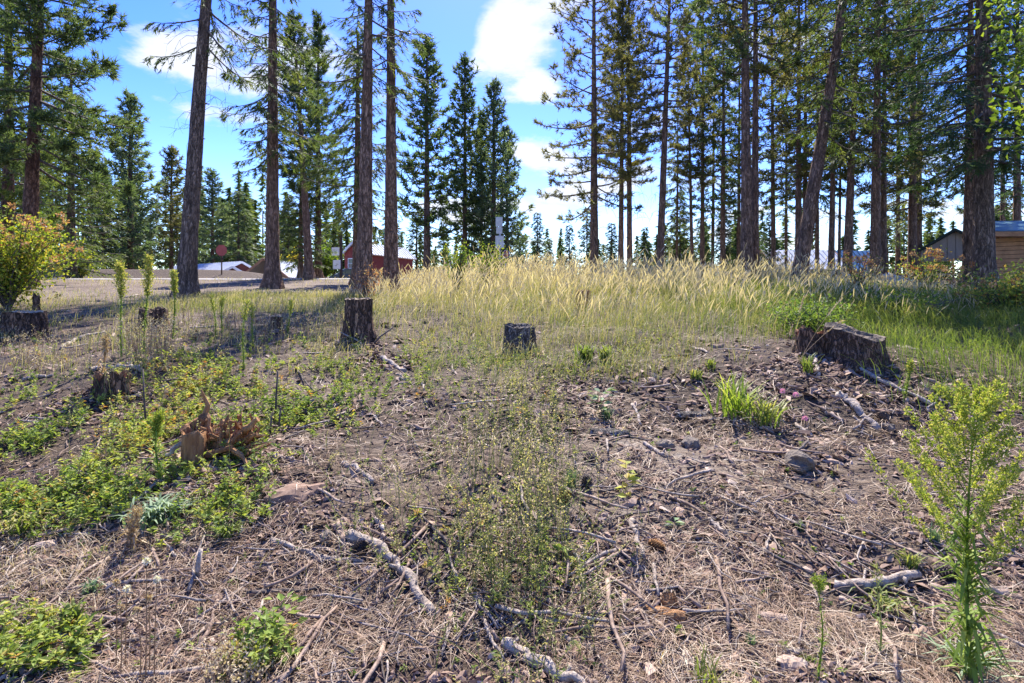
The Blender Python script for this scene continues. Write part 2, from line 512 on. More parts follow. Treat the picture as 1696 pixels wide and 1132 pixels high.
MAT['black'] = plain('black_print', (.03, .03, .03), .6)
MAT['lattice'] = plain('pale_corrugated_sheet', (.55, .56, .52), .6)

# ------------------------------------------------------------------ the ground and the road
def axis(parts):
    return np.unique(np.round(np.concatenate([np.arange(a, b, s) for a, b, s in parts]), 4))


gx = axis([(-900, -120, 60), (-120, -40, 8), (-40, -14, 1.0), (-14, -5, .25), (-5, 5, .065), (5, 14, .22), (14, 40, 1.0), (40, 120, 8), (120, 901, 60)])
gy = axis([(-900, -40, 60), (-40, -4, 3), (-4, 1.4, .3), (1.4, 7.2, .06), (7.2, 14, .13), (14, 44, .6), (44, 130, 4), (130, 901, 60)])
X, Y = np.meshgrid(gx, gy)
Z = ground(X, Y)
nx, ny = len(gx), len(gy)
ii = np.arange((ny - 1) * (nx - 1))
r0 = (ii // (nx - 1)) * nx + ii % (nx - 1)
g = MB()
duff_shade = .62 + .3 * vn(X / .9, Y / .9, 31) + .2 * vn(X / .25, Y / .25, 32)
duff_shade -= .75 * np.exp(-(((X - 1.1) / 1.3) ** 2 + ((Y - 3.9) / .8) ** 2)) + .35 * np.exp(-(((X + .9) / 1.2) ** 2 + ((Y - 2.6) / .5) ** 2))
duff_shade += .45 * np.exp(-(((X - 2.6) / 1.8) ** 2 + ((Y - 5.3) / .9) ** 2))  # brown cluttered litter at mid right, with its shade painted into the tint
duff_shade = np.where(Y > 12, duff_shade - .35, duff_shade) + 1.2 * np.exp(-((Y - 37.5) / 3) ** 2)
g.add(np.stack([X, Y, Z], -1).reshape(-1, 3), np.stack([r0, r0 + 1, r0 + nx + 1, r0 + nx], 1), smooth=True, tint=np.clip(duff_shade, 0, 1).reshape(-1))
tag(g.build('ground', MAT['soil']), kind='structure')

rx = np.arange(-60, 45, .5)
rows = []
for k, off in enumerate(np.linspace(-2.6, 2.6, 9)):
    yy = 29.5 + off + rx * 0.02
    rows.append(np.stack([rx, yy, ground(rx, yy) + .05 - .03 * (abs(off) / 2.6) ** 4], -1))
V = np.stack(rows)
nk, nr = V.shape[:2]
ii = np.arange((nk - 1) * (nr - 1)); r0 = (ii // (nr - 1)) * nr + ii % (nr - 1)
g = MB(); g.add(V.reshape(-1, 3), np.stack([r0, r0 + 1, r0 + nr + 1, r0 + nr], 1), smooth=True)
tag(g.build('road', MAT['road']), kind='structure')

# ------------------------------------------------------------------ trees
def trunk_mesh(r, H, seed, sides=18, k=26, flare=.65, bend=.0):
    q = np.random.default_rng(seed)
    s = np.linspace(0, 1, k) ** 1.4
    z = s * H - .25
    rad = r * (1 - .82 * np.clip(z, 0, None) / H) * (1 + flare * np.exp(-np.clip(z, 0, None) / .35))
    an = np.arange(sides) / sides * 2 * np.pi
    lob = 1 + .10 * np.exp(-np.clip(z, 0, None) / .5)[:, None] * np.sin(an * 5 + q.uniform(0, 6))[None] * 2 + .035 * q.normal(size=(k, sides))
    bx = bend * H * (np.sin(s * np.pi) * .5) + q.normal(0, .01, k).cumsum() * .15
    by = q.normal(0, .01, k).cumsum() * .15
    V = np.stack([bx[:, None] + rad[:, None] * lob * np.cos(an), by[:, None] + rad[:, None] * lob * np.sin(an), np.repeat(z[:, None], sides, 1)], -1)
    j = np.arange(sides); j2 = (j + 1) % sides
    f = (np.arange(k - 1)[:, None, None] * sides + np.stack([j, j2, j2 + sides, j + sides], -1)[None]).reshape(-1, 4)
    m = MB(); m.add(V.reshape(-1, 3), f, smooth=True)
    if k > 24:                                                  # broken limb stubs
        for _ in range(22):
            i = int(q.integers(6, k - 4)); a_ = q.uniform(0, 6.28)
            c0 = np.array([bx[i], by[i], z[i]]); dv = np.array([math.cos(a_), math.sin(a_), q.uniform(-.2, .3)])
            l_ = rad[i] + q.uniform(.03, .16)
            m.tubes(np.array([[c0 + dv * rad[i] * .6, c0 + dv * (rad[i] * .6 + l_) / 2, c0 + dv * l_]]), np.array([[.022, .017, .012]]) * q.uniform(.5, 1.2), 5, 0, cap=True)
    return m


def branch_paths(q, n, H, hb, R, e0, e1, sag, upturn, expo, low=.75, k=6, phase=0, top=1.0):
    u = (np.arange(n) + q.uniform(0, 1, n)) / n * top
    z = hb + (H - hb) * u
    Ln = R * ((1 - u / 1.02) ** expo * (1 - .12) + .12) * q.uniform(.62, 1.1, n) * np.where(u < .1, low, 1)
    az_ = np.arange(n) * 2.39996 + q.uniform(-.5, .5, n) + phase
    ev = e0 + (e1 - e0) * u + q.normal(0, .12, n)
    s = np.linspace(0, 1, k)
    hor = Ln[:, None] * s * np.cos(ev)[:, None]
    ver = Ln[:, None] * (s * np.sin(ev)[:, None] - sag * np.sin(s * np.pi * .9) + upturn * s ** 3)
    wob = q.normal(0, .05, (n, 1)) * Ln[:, None] * np.sin(s * np.pi)
    d = np.stack([np.cos(az_), np.sin(az_), 0 * az_], -1); p = np.stack([-np.sin(az_), np.cos(az_), 0 * az_], -1)
    Pth = d[:, None] * hor[..., None] + p[:, None] * wob[..., None]
    Pth[..., 2] += z[:, None] + ver
    return Pth, Ln, d, p, u


def interp_path(Pth, b, s):
    k = Pth.shape[1]
    f = np.clip(s, 0, 1) * (k - 1)
    i = np.minimum(f.astype(int), k - 2)
    fr = (f - i)[:, None]
    return Pth[b, i] * (1 - fr) + Pth[b, i + 1] * fr


def pine_crown(seed, H, hb, R, nb, tuft=16, nl=.28, nw=.03, npt=10, e0=-.15, e1=.95, sag=.05, upturn=.18, expo=.6, sx=1.0, low=.85, smin=.3, lat=.3):
    q = np.random.default_rng(seed)
    Pth, Ln, d, p, u = branch_paths(q, nb, H, hb, R, e0, e1, sag, upturn, expo, low, phase=seed)
    m = MB()
    k = Pth.shape[1]
    rad = (np.linspace(1, .25, k)[None] * (.010 + .014 * Ln)[:, None])
    m.tubes(Pth, rad, 4, 0)
    nt_ = np.maximum(3, (tuft * 1.55 * (Ln / R) ** .8 * sx).astype(int))
    nw = nw * 1.3
    b = np.repeat(np.arange(nb), nt_)
    n = len(b)
    s = q.uniform(smin, 1.02, n)
    s = np.where(q.uniform(size=n) < .15, 1.0, s)
    lf = q.uniform(-1, 1, n) * (Ln[b] * lat * (1.15 - s * .75) + .05)
    c0 = interp_path(Pth, b, s - np.abs(lf) / np.maximum(Ln[b], .1) * .5)
    c = interp_path(Pth, b, s) + p[b] * lf[:, None]
    c[:, 2] += q.normal(0, .03, n) * R + np.abs(lf) * .12
    sd_ = unit(q.normal(size=(n, 3)))
    m.strips(np.stack([c0, c], 1), np.stack([np.full(n, .016), np.full(n, .008)], 1), sd_, 0)
    td = unit(d[b] * .7 + p[b] * np.sign(lf)[:, None] * .6 + np.array([0, 0, .55]) + q.normal(0, .25, (n, 3)))
    bb = np.repeat(np.arange(n), npt)
    N_ = len(bb)
    nd = unit(td[bb] * .75 + q.normal(size=(N_, 3)) * .72)
    ln = nl * q.uniform(.65, 1.15, N_)
    B = c[bb] - td[bb] * nl * q.uniform(0, .7, N_)[:, None]
    tint = np.clip(np.repeat(q.normal(.45, .17, n), npt) + q.normal(0, .1, N_), 0, 1)
    m.tris(B, B + nd * ln[:, None], np.full(N_, nw), unit(np.cross(nd, q.normal(size=(N_, 3)))), 1, tint)
    return m


def fir_crown(seed, H, hb, R, nb, twig=16, leaf=12, nl=.10, nw=.02, e0=-.30, e1=.7, sag=.06, upturn=.10, expo=.8, low=.8, hang=.35, tl=.34, top=1.0):
    q = np.random.default_rng(seed)
    Pth, Ln, d, p, u = branch_paths(q, nb, H, hb, R, e0, e1, sag, upturn, expo, low, phase=seed * 1.7, top=top)
    m = MB()
    k = Pth.shape[1]
    m.tubes(Pth, np.linspace(1, .2, k)[None] * (.008 + .012 * Ln)[:, None], 4, 0)
    nt_ = np.maximum(4, (twig * 1.05 * (Ln / R) ** .8).astype(int))
    nw = nw * 1.5; nl = nl * 1.15
    b = np.repeat(np.arange(nb), nt_)
    n = len(b)
    s = q.uniform(.12, 1.0, n)
    sgn = np.where(q.uniform(size=n) < .5, -1., 1.)
    tln = (Ln[b] * tl * (1.1 - s) + .14 * R ** .5) * q.uniform(.6, 1.1, n)
    c0 = interp_path(Pth, b, s)
    td = unit(d[b] * .75 + p[b] * (sgn * q.uniform(.3, 1, n))[:, None] - np.array([0, 0, 1.]) * (hang * q.uniform(.4, 1.6, n))[:, None])
    c1 = c0 + td * tln[:, None]; c1[:, 2] -= tln * .18
    cm = (c0 + c1) / 2; cm[:, 2] += tln * .04
    TP = np.stack([c0, cm, c1], 1)
    sd_ = unit(np.cross(td, np.array([0, 0, 1.])))
    m.strips(TP, np.stack([np.full(n, .012), np.full(n, .008), np.full(n, .004)], 1), sd_, 0)
    bb = np.repeat(np.arange(n), leaf)
    N_ = len(bb)
    ss = q.uniform(.05, 1.0, N_)
    B = interp_path(TP, bb, ss)
    sg = np.where(q.uniform(size=N_) < .5, -1., 1.)
    nd = unit(td[bb] * .8 + sd_[bb] * (sg * q.uniform(.1, 1.0, N_))[:, None] + q.normal(0, .22, (N_, 3)) + np.array([0, 0, -.12]))
    ln = nl * q.uniform(.7, 1.3, N_)
    tint = np.clip(np.repeat(q.normal(.42, .17, n), leaf) + .12 * ss + q.normal(0, .08, N_), 0, 1)
    m.tris(B, B + nd * ln[:, None], np.full(N_, nw), unit(sd_[bb] + q.normal(0, .35, (N_, 3))), 1, tint)
    return m


def dead_branches(seed, n, z0, z1, lmin, lmax, r=.012):
    q = np.random.default_rng(seed)
    z = q.uniform(z0, z1, n); a = q.uniform(0, 6.28, n); ln = q.uniform(lmin, lmax, n)
    s = np.linspace(0, 1, 7)
    d = np.stack([np.cos(a), np.sin(a), 0 * a], -1)
    Pt = d[:, None] * (ln[:, None] * np.sin(s * 1.3))[..., None]
    Pt[..., 2] += z[:, None] + ln[:, None] * (q.uniform(.1, .5, n)[:, None] * np.sin(s * 2.2) - q.uniform(.3, 1.1, n)[:, None] * s ** 2.4)
    Pt[:, 1:] += q.normal(0, .02, (n, 6, 3))
    m = MB(); m.tubes(Pt, np.linspace(1, .3, 7)[None] * (r * q.uniform(.5, 1.1, n))[:, None], 4, 0)
    b = np.repeat(np.arange(n), 3); s2 = q.uniform(.3, .9, n * 3)
    c = interp_path(Pt, b, s2); e = c + q.normal(0, .16, (n * 3, 3)) + np.array([0, 0, -.12])
    m.tubes(np.stack([c, (c + e) / 2 + q.normal(0, .02, c.shape), e], 1), np.array([[.5, .4, .2]]) * r * np.ones((n * 3, 1)), 3, 0)
    return m


SPECIES = {'ponderosa_pine': 'pine', 'douglas_fir': 'fir', 'spruce': 'spruce'}


def tree(name, label, px, d, trunk=None, crown=None, lean=(0, 0), rz=0.0, scale=1.0, mats=('bark', 'pine'), dead=None, group='tall conifers of the lot', sink=0.0, z=None, cat='tree'):
    loc = at(px, d, sink)
    t = empty(name, loc, (math.radians(lean[1]), math.radians(lean[0]), rz if not any(lean) else 0))
    t.scale = (scale,) * 3 if np.isscalar(scale) else scale
    tag(t, label, cat, group)
    for nm, src, ms in (('trunk', trunk, [MAT[mats[0]]]), ('crown', crown, [MAT['branch'], MAT[mats[1]]]), ('dead_branches', dead, [MAT['branch']])):
        if src is None: continue
        if isinstance(src, MB):
            o = src.build(nm, ms, t)
        else:
            o = bpy.data.objects.new(nm, src); COL.objects.link(o); o.parent = t
        if nm == 'dead_branches': o['kind'] = 'stuff'
        if nm != 'trunk' and any(lean): o.rotation_euler = (0, 0, rz)
    return t


G1 = 'bare trunked conifers along the top of the bank'
G2 = 'conifers beyond the road'
G3 = 'slender conifers of the right grove'
G4 = 'small conifers on the skyline'
# --- tall trunks on the left and in the middle
tree('ponderosa_pine', 'big pine at left edge with heavy dark boughs reaching right over the flowering shrub', 45, 20, trunk_mesh(.25, 17, 1, k=34),
     pine_crown(1, 17, 4.2, 3.7, 84, 40, .30, .032, 13, e0=-.3, e1=.7, sag=.03, upturn=.05), lean=(2.6, 0), rz=.6, mats=('bark_red', 'pine'), group=G1)
tree('ponderosa_pine', 'bright yellow-green pine filling the upper left corner behind the big dark pine', 14, 25, trunk_mesh(.26, 18, 2),
     pine_crown(2, 18, 2.6, 3.2, 90, 30, .32, .036, 12, e0=-.2, e1=.8), mats=('bark_red', 'pine_bright'), group=G1)
tree('douglas_fir', 'broad light green fir under the boughs of the big left pine', 118, 30, trunk_mesh(.24, 11.5, 3),
     fir_crown(3, 11.5, .7, 3.2, 120, 24, 13, .17, .036), mats=('bark_fir', 'fir'), group=G2)
tree('douglas_fir', 'bare leaning trunk left of the faded stop sign with long thin dead twigs', 308, 13, trunk_mesh(.195, 13, 4, k=34, bend=-.012),
     fir_crown(4, 11, 5.6, 1.8, 30, 20, 16, .10, .018, e0=-.55, hang=.7), lean=(4.6, 0), mats=('bark_fir', 'fir'), dead=dead_branches(4, 26, 2.2, 6.2, .35, 1.0, .007), group=G1)
tree('douglas_fir', 'straight dark trunk in front of the timber carport with drooping sprays on both sides', 451, 17.5, trunk_mesh(.215, 14.5, 5, k=34),
     fir_crown(5, 12.8, 4.0, 1.9, 84, 20, 16, .12, .022, e0=-.5, e1=.5, hang=.6), mats=('bark', 'fir'), dead=dead_branches(5, 10, 1.5, 5, .3, .8, .007), group=G1)
tree('douglas_fir', 'thick trunk left of the street name sign, the left one of the close pair', 603, 14, trunk_mesh(.20, 11.5, 6, k=34),
     fir_crown(6, 9.7, 5.4, 1.9, 27, 20, 16, .11, .020, e0=-.5, e1=.5, hang=.6), lean=(.9, 0), mats=('bark', 'fir'), dead=dead_branches(6, 8, 2, 6, .3, .8, .007), group=G1)
tree('ponderosa_pine', 'thick trunk right of the street name sign, the right one of the close pair', 648, 15, trunk_mesh(.19, 12, 7, k=34),
     fir_crown(7, 10.1, 5.4, 1.7, 26, 20, 16, .11, .020, e0=-.5, e1=.5, hang=.6), lean=(-.2, 0), mats=('bark', 'fir'), dead=dead_branches(7, 12, 2, 6, .4, 1.0, .007), group=G1)
tree('douglas_fir', 'light green drooping fir whose sprays show between and beside the close pair of trunks', 592, 21, trunk_mesh(.19, 9.6, 8),
     fir_crown(8, 9.6, 2.2, 2.1, 90, 22, 15, .14, .026, e0=-.45, hang=.6), mats=('bark', 'fir'), group=G1)
tree('ponderosa_pine', 'slender leaning pine between the timber carport and the white notice board', 512, 27, trunk_mesh(.20, 12.5, 9, bend=.008),
     pine_crown(9, 12.5, 4.6, 2.1, 70, 22, .26, .034, 10, e0=-.2), lean=(-3.6, 0), mats=('bark', 'pine'), group=G1)
tree('ponderosa_pine', 'tall narrow pine just left of the white notice board', 527, 31, trunk_mesh(.19, 14.2, 10),
     pine_crown(10, 14.2, 3.0, 2.0, 90, 20, .28, .036, 10), mats=('bark_red', 'pine'), group=G2)
tree('spruce', 'bushy olive conifer low beside the white notice board', 498, 30, trunk_mesh(.14, 6.2, 11),
     fir_crown(11, 6.8, 1.0, 2.0, 90, 18, 12, .15, .034), mats=('bark', 'fir'), group=G2)

# --- shared crowns for the farther trees
def far_pine(seed, H, R, hb, nb=84, tuft=17, nl=.40, nw=.075, npt=8, **kw):
    return pine_crown(seed, H, hb, R, nb, tuft, nl, nw, npt, e0=kw.get('e0', -.1), e1=.9, expo=kw.get('expo', .75), lat=.36, smin=.2, low=kw.get('low', .75))


CRP = [far_pine(101, 16, 2.9, 2.2, 96, 15, expo=.62), far_pine(102, 16, 2.7, 3.6, 84, 13, expo=.5), far_pine(103, 16, 3.1, 1.0, 104, 13, expo=.62), far_pine(104, 16, 2.2, 6.0, 64)]
CRF = [fir_crown(111, 14, .5, 3.0, 120, 16, 9, .36, .08), fir_crown(112, 14, 1.0, 2.8, 110, 16, 9, .36, .08), fir_crown(113, 14, .3, 3.4, 130, 16, 9, .38, .085)]
TRK = [trunk_mesh(.24, 16, 121, 10, 12), trunk_mesh(.20, 14, 122, 10, 12)]
MP = {}


def shared(i, kind, m):
    key = (i, kind, m)
    if key not in MP:
        MP[key] = (CRP if kind == 'p' else CRF)[i].mesh('crown', [MAT['branch'], MAT[m]])
    return MP[key]


def shtrunk(i, m):
    key = ('t', i, m)
    if key not in MP: MP[key] = TRK[i].mesh('trunk', [MAT[m]])
    return MP[key]


fc = [0]


def far(name, label, px, d, top, i, kind, m='pine', bark='bark', wide=1.0, group=G2, lean=(0, 0)):
    """a farther tree whose tip reaches the row top"""
    fc[0] += 1
    base = at(px, d)
    H0 = 16 if kind == 'p' else 14
    s = (up_to(top, d) - base[2]) / H0
    return tree(name, label, px, d, shtrunk(0 if kind == 'p' else 1, bark), shared(i, kind, m), rz=fc[0] * 1.31, scale=(s * wide, s * wide, s), mats=(bark, m), group=group, lean=lean)


far('ponderosa_pine', 'tall blue-green pine with a red trunk left of the leaning bare trunk', 216, 44, 160, 0, 'p', 'blue_fir', 'bark_red', 1.2)
far('ponderosa_pine', 'olive green pine between the tall blue-green pine and the leaning bare trunk', 284, 50, 248, 1, 'p', 'pine_dry', 'bark_red', 1.15)
far('ponderosa_pine', 'dark pine showing just right of the leaning bare trunk above the white roof', 352, 56, 285, 1, 'p', 'blue_fir', 'bark_red', 1.3)
far('ponderosa_pine', 'short dark pine beside the wide light fir at left', 172, 42, 275, 2, 'p', 'pine', 'bark_red', 1.2)
far('douglas_fir', 'grey-green fir behind the timber carport roof', 395, 60, 318, 0, 'f', 'blue_fir', 'bark_fir', 1.2)
far('douglas_fir', 'fir with pale foliage right of the straight dark trunk above the yellow tree', 478, 62, 330, 1, 'f', 'blue_fir', 'bark_fir', 1.2)
far('douglas_fir', 'dark fir behind the tall pine at the left bank', 250, 58, 330, 2, 'f', 'fir_dark', 'bark_fir', 1.1)
far('ponderosa_pine', 'pine right of the close pair of trunks with a long clean lower trunk', 707, 42, 72, 1, 'p', 'pine', 'bark', 1.12)
far('ponderosa_pine', 'narrow pine in the middle of the skyline, centre one of the three big ones', 770, 45, 104, 1, 'p', 'pine', 'bark', .92)
far('ponderosa_pine', 'dense dark pine behind the metal sign panels', 818, 45, 140, 2, 'p', 'blue_fir', 'bark', 1.08)
far('ponderosa_pine', 'shorter dense pine leaning on the left of the one behind the sign panels', 797, 49, 190, 0, 'p', 'pine', 'bark', .8)
far('ponderosa_pine', 'shorter dense pine on the right flank of the one behind the sign panels', 840, 50, 215, 2, 'p', 'blue_fir', 'bark', .9)
far('douglas_fir', 'low conifer right of the red house', 690, 60, 350, 0, 'f', 'fir', 'bark', 1.3, G4)
far('douglas_fir', 'low conifer between the clean-trunk pine and the middle skyline pine', 735, 64, 362, 1, 'f', 'fir', 'bark', 1.1, G4)
far('douglas_fir', 'low conifer behind the red house roof', 648, 64, 345, 2, 'f', 'blue_fir', 'bark', 1.3, G4)
far('douglas_fir', 'tallest small conifer in the skyline gap right of the sign panels', 890, 70, 353, 1, 'f', 'blue_fir', 'bark', 1.1, G4)
far('douglas_fir', 'shortest small conifer at the left of the skyline gap', 866, 70, 388, 1, 'f', 'blue_fir', 'bark', 1.3, G4)
far('douglas_fir', 'small round conifer right of the tallest one in the skyline gap', 910, 72, 396, 0, 'f', 'blue_fir', 'bark', 1.15, G4)
far('douglas_fir', 'lone small pointed conifer left of the pine with long left boughs', 943, 66, 373, 1, 'f', 'fir_dark', 'bark', 1.15, G4)
far('douglas_fir', 'small conifer directly behind the trunk of the pine with long left boughs', 972, 60, 345, 0, 'f', 'blue_fir', 'bark', 1.0, G4)
far('douglas_fir', 'small conifer left of the close thin pair of trunks', 1013, 56, 370, 1, 'f', 'fir_dark', 'bark', 1.3, G4)
far('douglas_fir', 'small conifer right of the close thin pair of trunks', 1068, 50, 378, 0, 'f', 'fir_dark', 'bark', 1.15, G4)
far('douglas_fir', 'pale green young fir right of the trunk that leans right at the grove edge', 1126, 40, 322, 0, 'f', 'fir', 'bark', 1.15, G4)
far('douglas_fir', 'dark young fir left of the double trunk', 1198, 36, 350, 2, 'f', 'fir_dark', 'bark', 1.15, G4)
far('douglas_fir', 'dark young fir right of the double trunk', 1275, 34, 352, 2, 'f', 'fir_dark', 'bark', 1.0, G4)
far('douglas_fir', 'pale young fir in the deep of the grove left of the double trunk', 1160, 46, 362, 1, 'f', 'fir', 'bark', 1.0, G4)

# --- the right grove
tree('ponderosa_pine', 'pine at the left edge of the grove with long bare-ended boughs to the left', 984, 26, trunk_mesh(.20, 16.5, 31, k=30),
     pine_crown(31, 16.5, 3.4, 2.9, 70, 22, .24, .030, 11, e0=-.25, e1=.55, sag=.03, upturn=.12, expo=.45, low=1), lean=(-.1, 0), rz=2.0, mats=('bark', 'pine_dry'), dead=dead_branches(31, 26, 2, 8, .5, 1.5, .012), group=G3)
tree('ponderosa_pine', 'left trunk of the close thin pair behind the golden grass', 1028, 31, trunk_mesh(.165, 16, 32, k=30),
     pine_crown(32, 15, 5.5, 2.2, 70, 20, .26, .034, 10, e0=-.15, expo=.5), lean=(.4, 0), mats=('bark', 'pine_dry'), dead=dead_branches(32, 22, 3, 8, .5, 1.5, .012), group=G3)
tree('ponderosa_pine', 'right trunk of the close thin pair behind the golden grass', 1043, 31, trunk_mesh(.165, 18.5, 33, k=30),
     pine_crown(33, 18.5, 6.5, 2.5, 80, 20, .26, .034, 10, e0=-.15, expo=.5), lean=(-.2, 0), mats=('bark', 'pine_dry'), dead=dead_branches(33, 26, 3, 9, .6, 1.8, .012), group=G3)
tree('ponderosa_pine', 'slim trunk leaning right just right of the close thin pair', 1092, 25, trunk_mesh(.175, 16, 34, k=30),
     pine_crown(34, 16, 6.5, 2.6, 66, 20, .25, .030, 11, e0=-.2, expo=.5), lean=(2.1, 0), mats=('bark', 'pine_dry'), dead=dead_branches(34, 24, 3, 9, .5, 1.6, .010), group=G3)
for (lab, px, d, top, r, H, hb, R, ln, sp, mm, sd_) in (
        ('thin fir trunk in the grove, first right of the slim leaning trunk', 1121, 36, 150, .10, 12, 3.4, 1.5, .3, 'f', 'fir', 41),
        ('thin trunk in the grove with high olive tufts, second right of the slim one', 1147, 34, 60, .12, 16, 7, 1.7, -1.2, 'p', 'pine_dry', 42),
        ('thin trunk in the grove, third right of the slim leaning trunk', 1163, 33, 20, .14, 18, 6.5, 1.8, .2, 'p', 'pine_dry', 43),
        ('thin trunk in the grove with dark boughs, nearest on the left of the double trunk', 1197, 32, 20, .16, 17, 4.5, 2.2, .2, 'p', 'pine', 44),
        ('dark thin trunk half hidden left of the double trunk', 1180, 38, 90, .13, 17, 4, 1.8, .5, 'f', 'fir_dark', 45),
        ('slim trunk just right of the double trunk', 1281, 30, -60, .13, 19, 5, 2.1, -.4, 'p', 'pine_dry', 46),
        ('thin pale trunk between the double trunk and the twin straight trunks', 1302, 36, 40, .10, 18, 5, 1.6, .0, 'f', 'fir', 47),
        ('left trunk of the twin straight trunks behind the big leaning trunk', 1322, 25, -100, .15, 19, 5, 2.2, .1, 'p', 'pine_dry', 48),
        ('right trunk of the twin straight trunks behind the big leaning trunk', 1333, 27, -80, .12, 19, 5, 1.9, .2, 'f', 'fir', 49),
        ('short thin trunk right of the foot of the big leaning trunk', 1353, 29, 60, .11, 15, 4, 1.7, .2, 'f', 'fir_dark', 50),
        ('thin trunk leaning slightly right before the blue metal roof', 1376, 24, -60, .13, 18, 5.6, 1.9, 1.2, 'f', 'fir', 51),
        ('mossy trunk leaning right before the blue metal roof', 1402, 21, -120, .16, 17, 5.5, 2.1, 2.4, 'f', 'fir', 52),
        ('very thin rod-like trunk between the two leaning trunks before the blue roof', 1389, 26, 100, .07, 12, 5, 1.1, .8, 'f', 'fir', 53),
        ('trunk with reddish bark behind the beige gable, left of it', 1511, 26, -40, .20, 18, 3.6, 2.6, .3, 'p', 'pine_dry', 54),
        ('second reddish trunk close beside the one left of the beige gable', 1521, 28, 0, .17, 17, 3.4, 2.3, .2, 'f', 'fir', 55),
        ('dark trunk behind the log cabin roof at right edge', 1684, 27, -40, .18, 18, 4.0, 2.6, .1, 'f', 'fir_dark', 56),
        ('slim trunk rising behind the ridge of the log cabin', 1660, 30, 0, .13, 18, 4.0, 2.2, .1, 'p', 'pine', 57),
        ('grey trunk hidden behind the great fir at right', 1606, 20, -200, .22, 18, 4.5, 2.4, .2, 'f', 'fir_dark', 58),
        ('slim trunk behind the stout trunk right of the blue roof', 1463, 25, -80, .14, 18, 4.4, 2.2, .3, 'p', 'pine_dry', 59),
        ('thin dark trunk deep between the double trunk and the slim leaning one', 1223, 35, 60, .13, 17, 4.6, 2.0, .3, 'p', 'pine', 60),
        ('far fir trunk filling the gap left of the reddish trunks', 1487, 32, 40, .13, 16, 3.0, 2.4, .0, 'f', 'fir', 61)):
    b = at(px, d); H = min(H, d * .52 + 2.2); hb = hb * .85
    cr = (pine_crown(sd_, H, hb, R, 64, 18, .26, .036, 9, e0=-.15, expo=.45, low=1) if sp == 'p' else
          fir_crown(sd_, H, hb, R, 80, 17, 11, .17, .036, e0=-.4, expo=.5, hang=.45))
    tree('ponderosa_pine' if sp == 'p' else 'douglas_fir', lab, px, d, trunk_mesh(r, H, sd_, 10, 20), cr, lean=(ln, 0), rz=sd_, mats=('bark', mm),
         dead=dead_branches(sd_, 14, 2, 6.5, .4, 1.4, .010), group=G3)
tree('ponderosa_pine', 'stout double trunk with red-brown bark, left half taller', 1237, 17, trunk_mesh(.18, 13.5, 35, k=34),
     pine_crown(35, 13.5, 6.4, 2.6, 44, 20, .24, .026, 12, e0=-.3, e1=.5, expo=.4), lean=(-.5, 0), mats=('bark', 'pine'), dead=dead_branches(35, 14, 3, 8, .6, 2.0, .012), group=G1)
tree('ponderosa_pine', 'narrower trunk grown against the right side of the stout one', 1250, 17.4, trunk_mesh(.13, 13, 36, k=34),
     pine_crown(36, 13, 6.6, 2.2, 34, 18, .24, .026, 12, e0=-.3, e1=.5, expo=.4), lean=(.1, 0), mats=('bark', 'pine_dry'), dead=dead_branches(36, 12, 3, 8, .6, 2.0, .012), group=G1)
tree('douglas_fir', 'big trunk leaning strongly to the right before the pale metal roof', 1318, 16, trunk_mesh(.205, 14, 37, k=36, bend=.016),
     fir_crown(37, 14, 4.6, 2.0, 76, 20, 15, .11, .020, e0=-.5, hang=.6), lean=(8.6, 0), mats=('bark', 'fir'), group=G1)
tree('douglas_fir', 'stout upright trunk right of the blue metal roof', 1449, 19, trunk_mesh(.17, 14, 38, k=34),
     fir_crown(38, 14, 4.4, 2.8, 90, 20, 15, .13, .023, e0=-.35, hang=.5, expo=.5), lean=(.6, 0), mats=('bark', 'fir'), dead=dead_branches(38, 14, 2, 6, .5, 1.8, .010), group=G1)
tree('douglas_fir', 'great dark fir with drooping boughs before the log cabin', 1630, 14, trunk_mesh(.235, 14, 39, k=36),
     fir_crown(39, 14, 3.2, 3.4, 110, 36, 18, .13, .022, e0=-.35, e1=.4, sag=-.02, hang=.45, expo=.35), lean=(-.3, 0), mats=('bark_fir', 'fir_dark'), dead=dead_branches(39, 14, 1.6, 5, .5, 1.5, .010), group=G1)

# a wood too deep to count behind the houses on the left and behind the grove
q = np.random.default_rng(77)
wood = MB()
spots = []
for i in range(112):
    px = q.uniform(-260, 575); d = q.uniform(64, 92)
    spots.append((px, d, np.interp(px, [-260, 0, 180, 330, 450, 575], [120, 190, 265, 300, 312, 350]) + q.uniform(-26, 50)))
for i in range(75):
    px = q.uniform(1060, 2000); d = q.uniform(56, 88)
    spots.append((px, d, np.interp(px, [1060, 1200, 1700], [400, 372, 345]) + q.uniform(-24, 40)))
for i in range(46):
    px = q.uniform(575, 1080); d = q.uniform(90, 130)
    spots.append((px, d, 404 + q.uniform(-26, 24)))
for (px, d, top) in spots:
    b = at(px, d)
    H = up_to(top, d) - b[2]
    n = 560
    u = q.uniform(0, 1, n) ** 1.25
    a = q.uniform(0, 6.28, n)
    R = H * .17 * (1 - u) * (.75 + .25 * np.sin(u * 60 + px)) * q.uniform(.45, 1.05, n) + .1
    c = np.stack([b[0] + R * np.cos(a), b[1] + R * np.sin(a), b[2] + H * (.04 + .96 * u)], -1)
    dr = unit(np.stack([np.cos(a), np.sin(a), q.normal(-.25, .3, n)], -1))
    wood.tris(c - dr * .3, c + dr * q.uniform(.35, .8, n)[:, None], q.uniform(.22, .4, n), unit(q.normal(size=(n, 3))), 1, np.clip(q.normal(.42, .2, n), 0, 1))
    wood.tubes(np.array([[[b[0], b[1], b[2] - .3], [b[0], b[1], b[2] + H * .7]]]), np.array([[.2, .08]]), 5, 0)
tag(wood.build('distant_forest', [MAT['bark'], MAT['fir']]), 'far dense wood of dark conifers behind the houses', 'forest', kind='stuff')

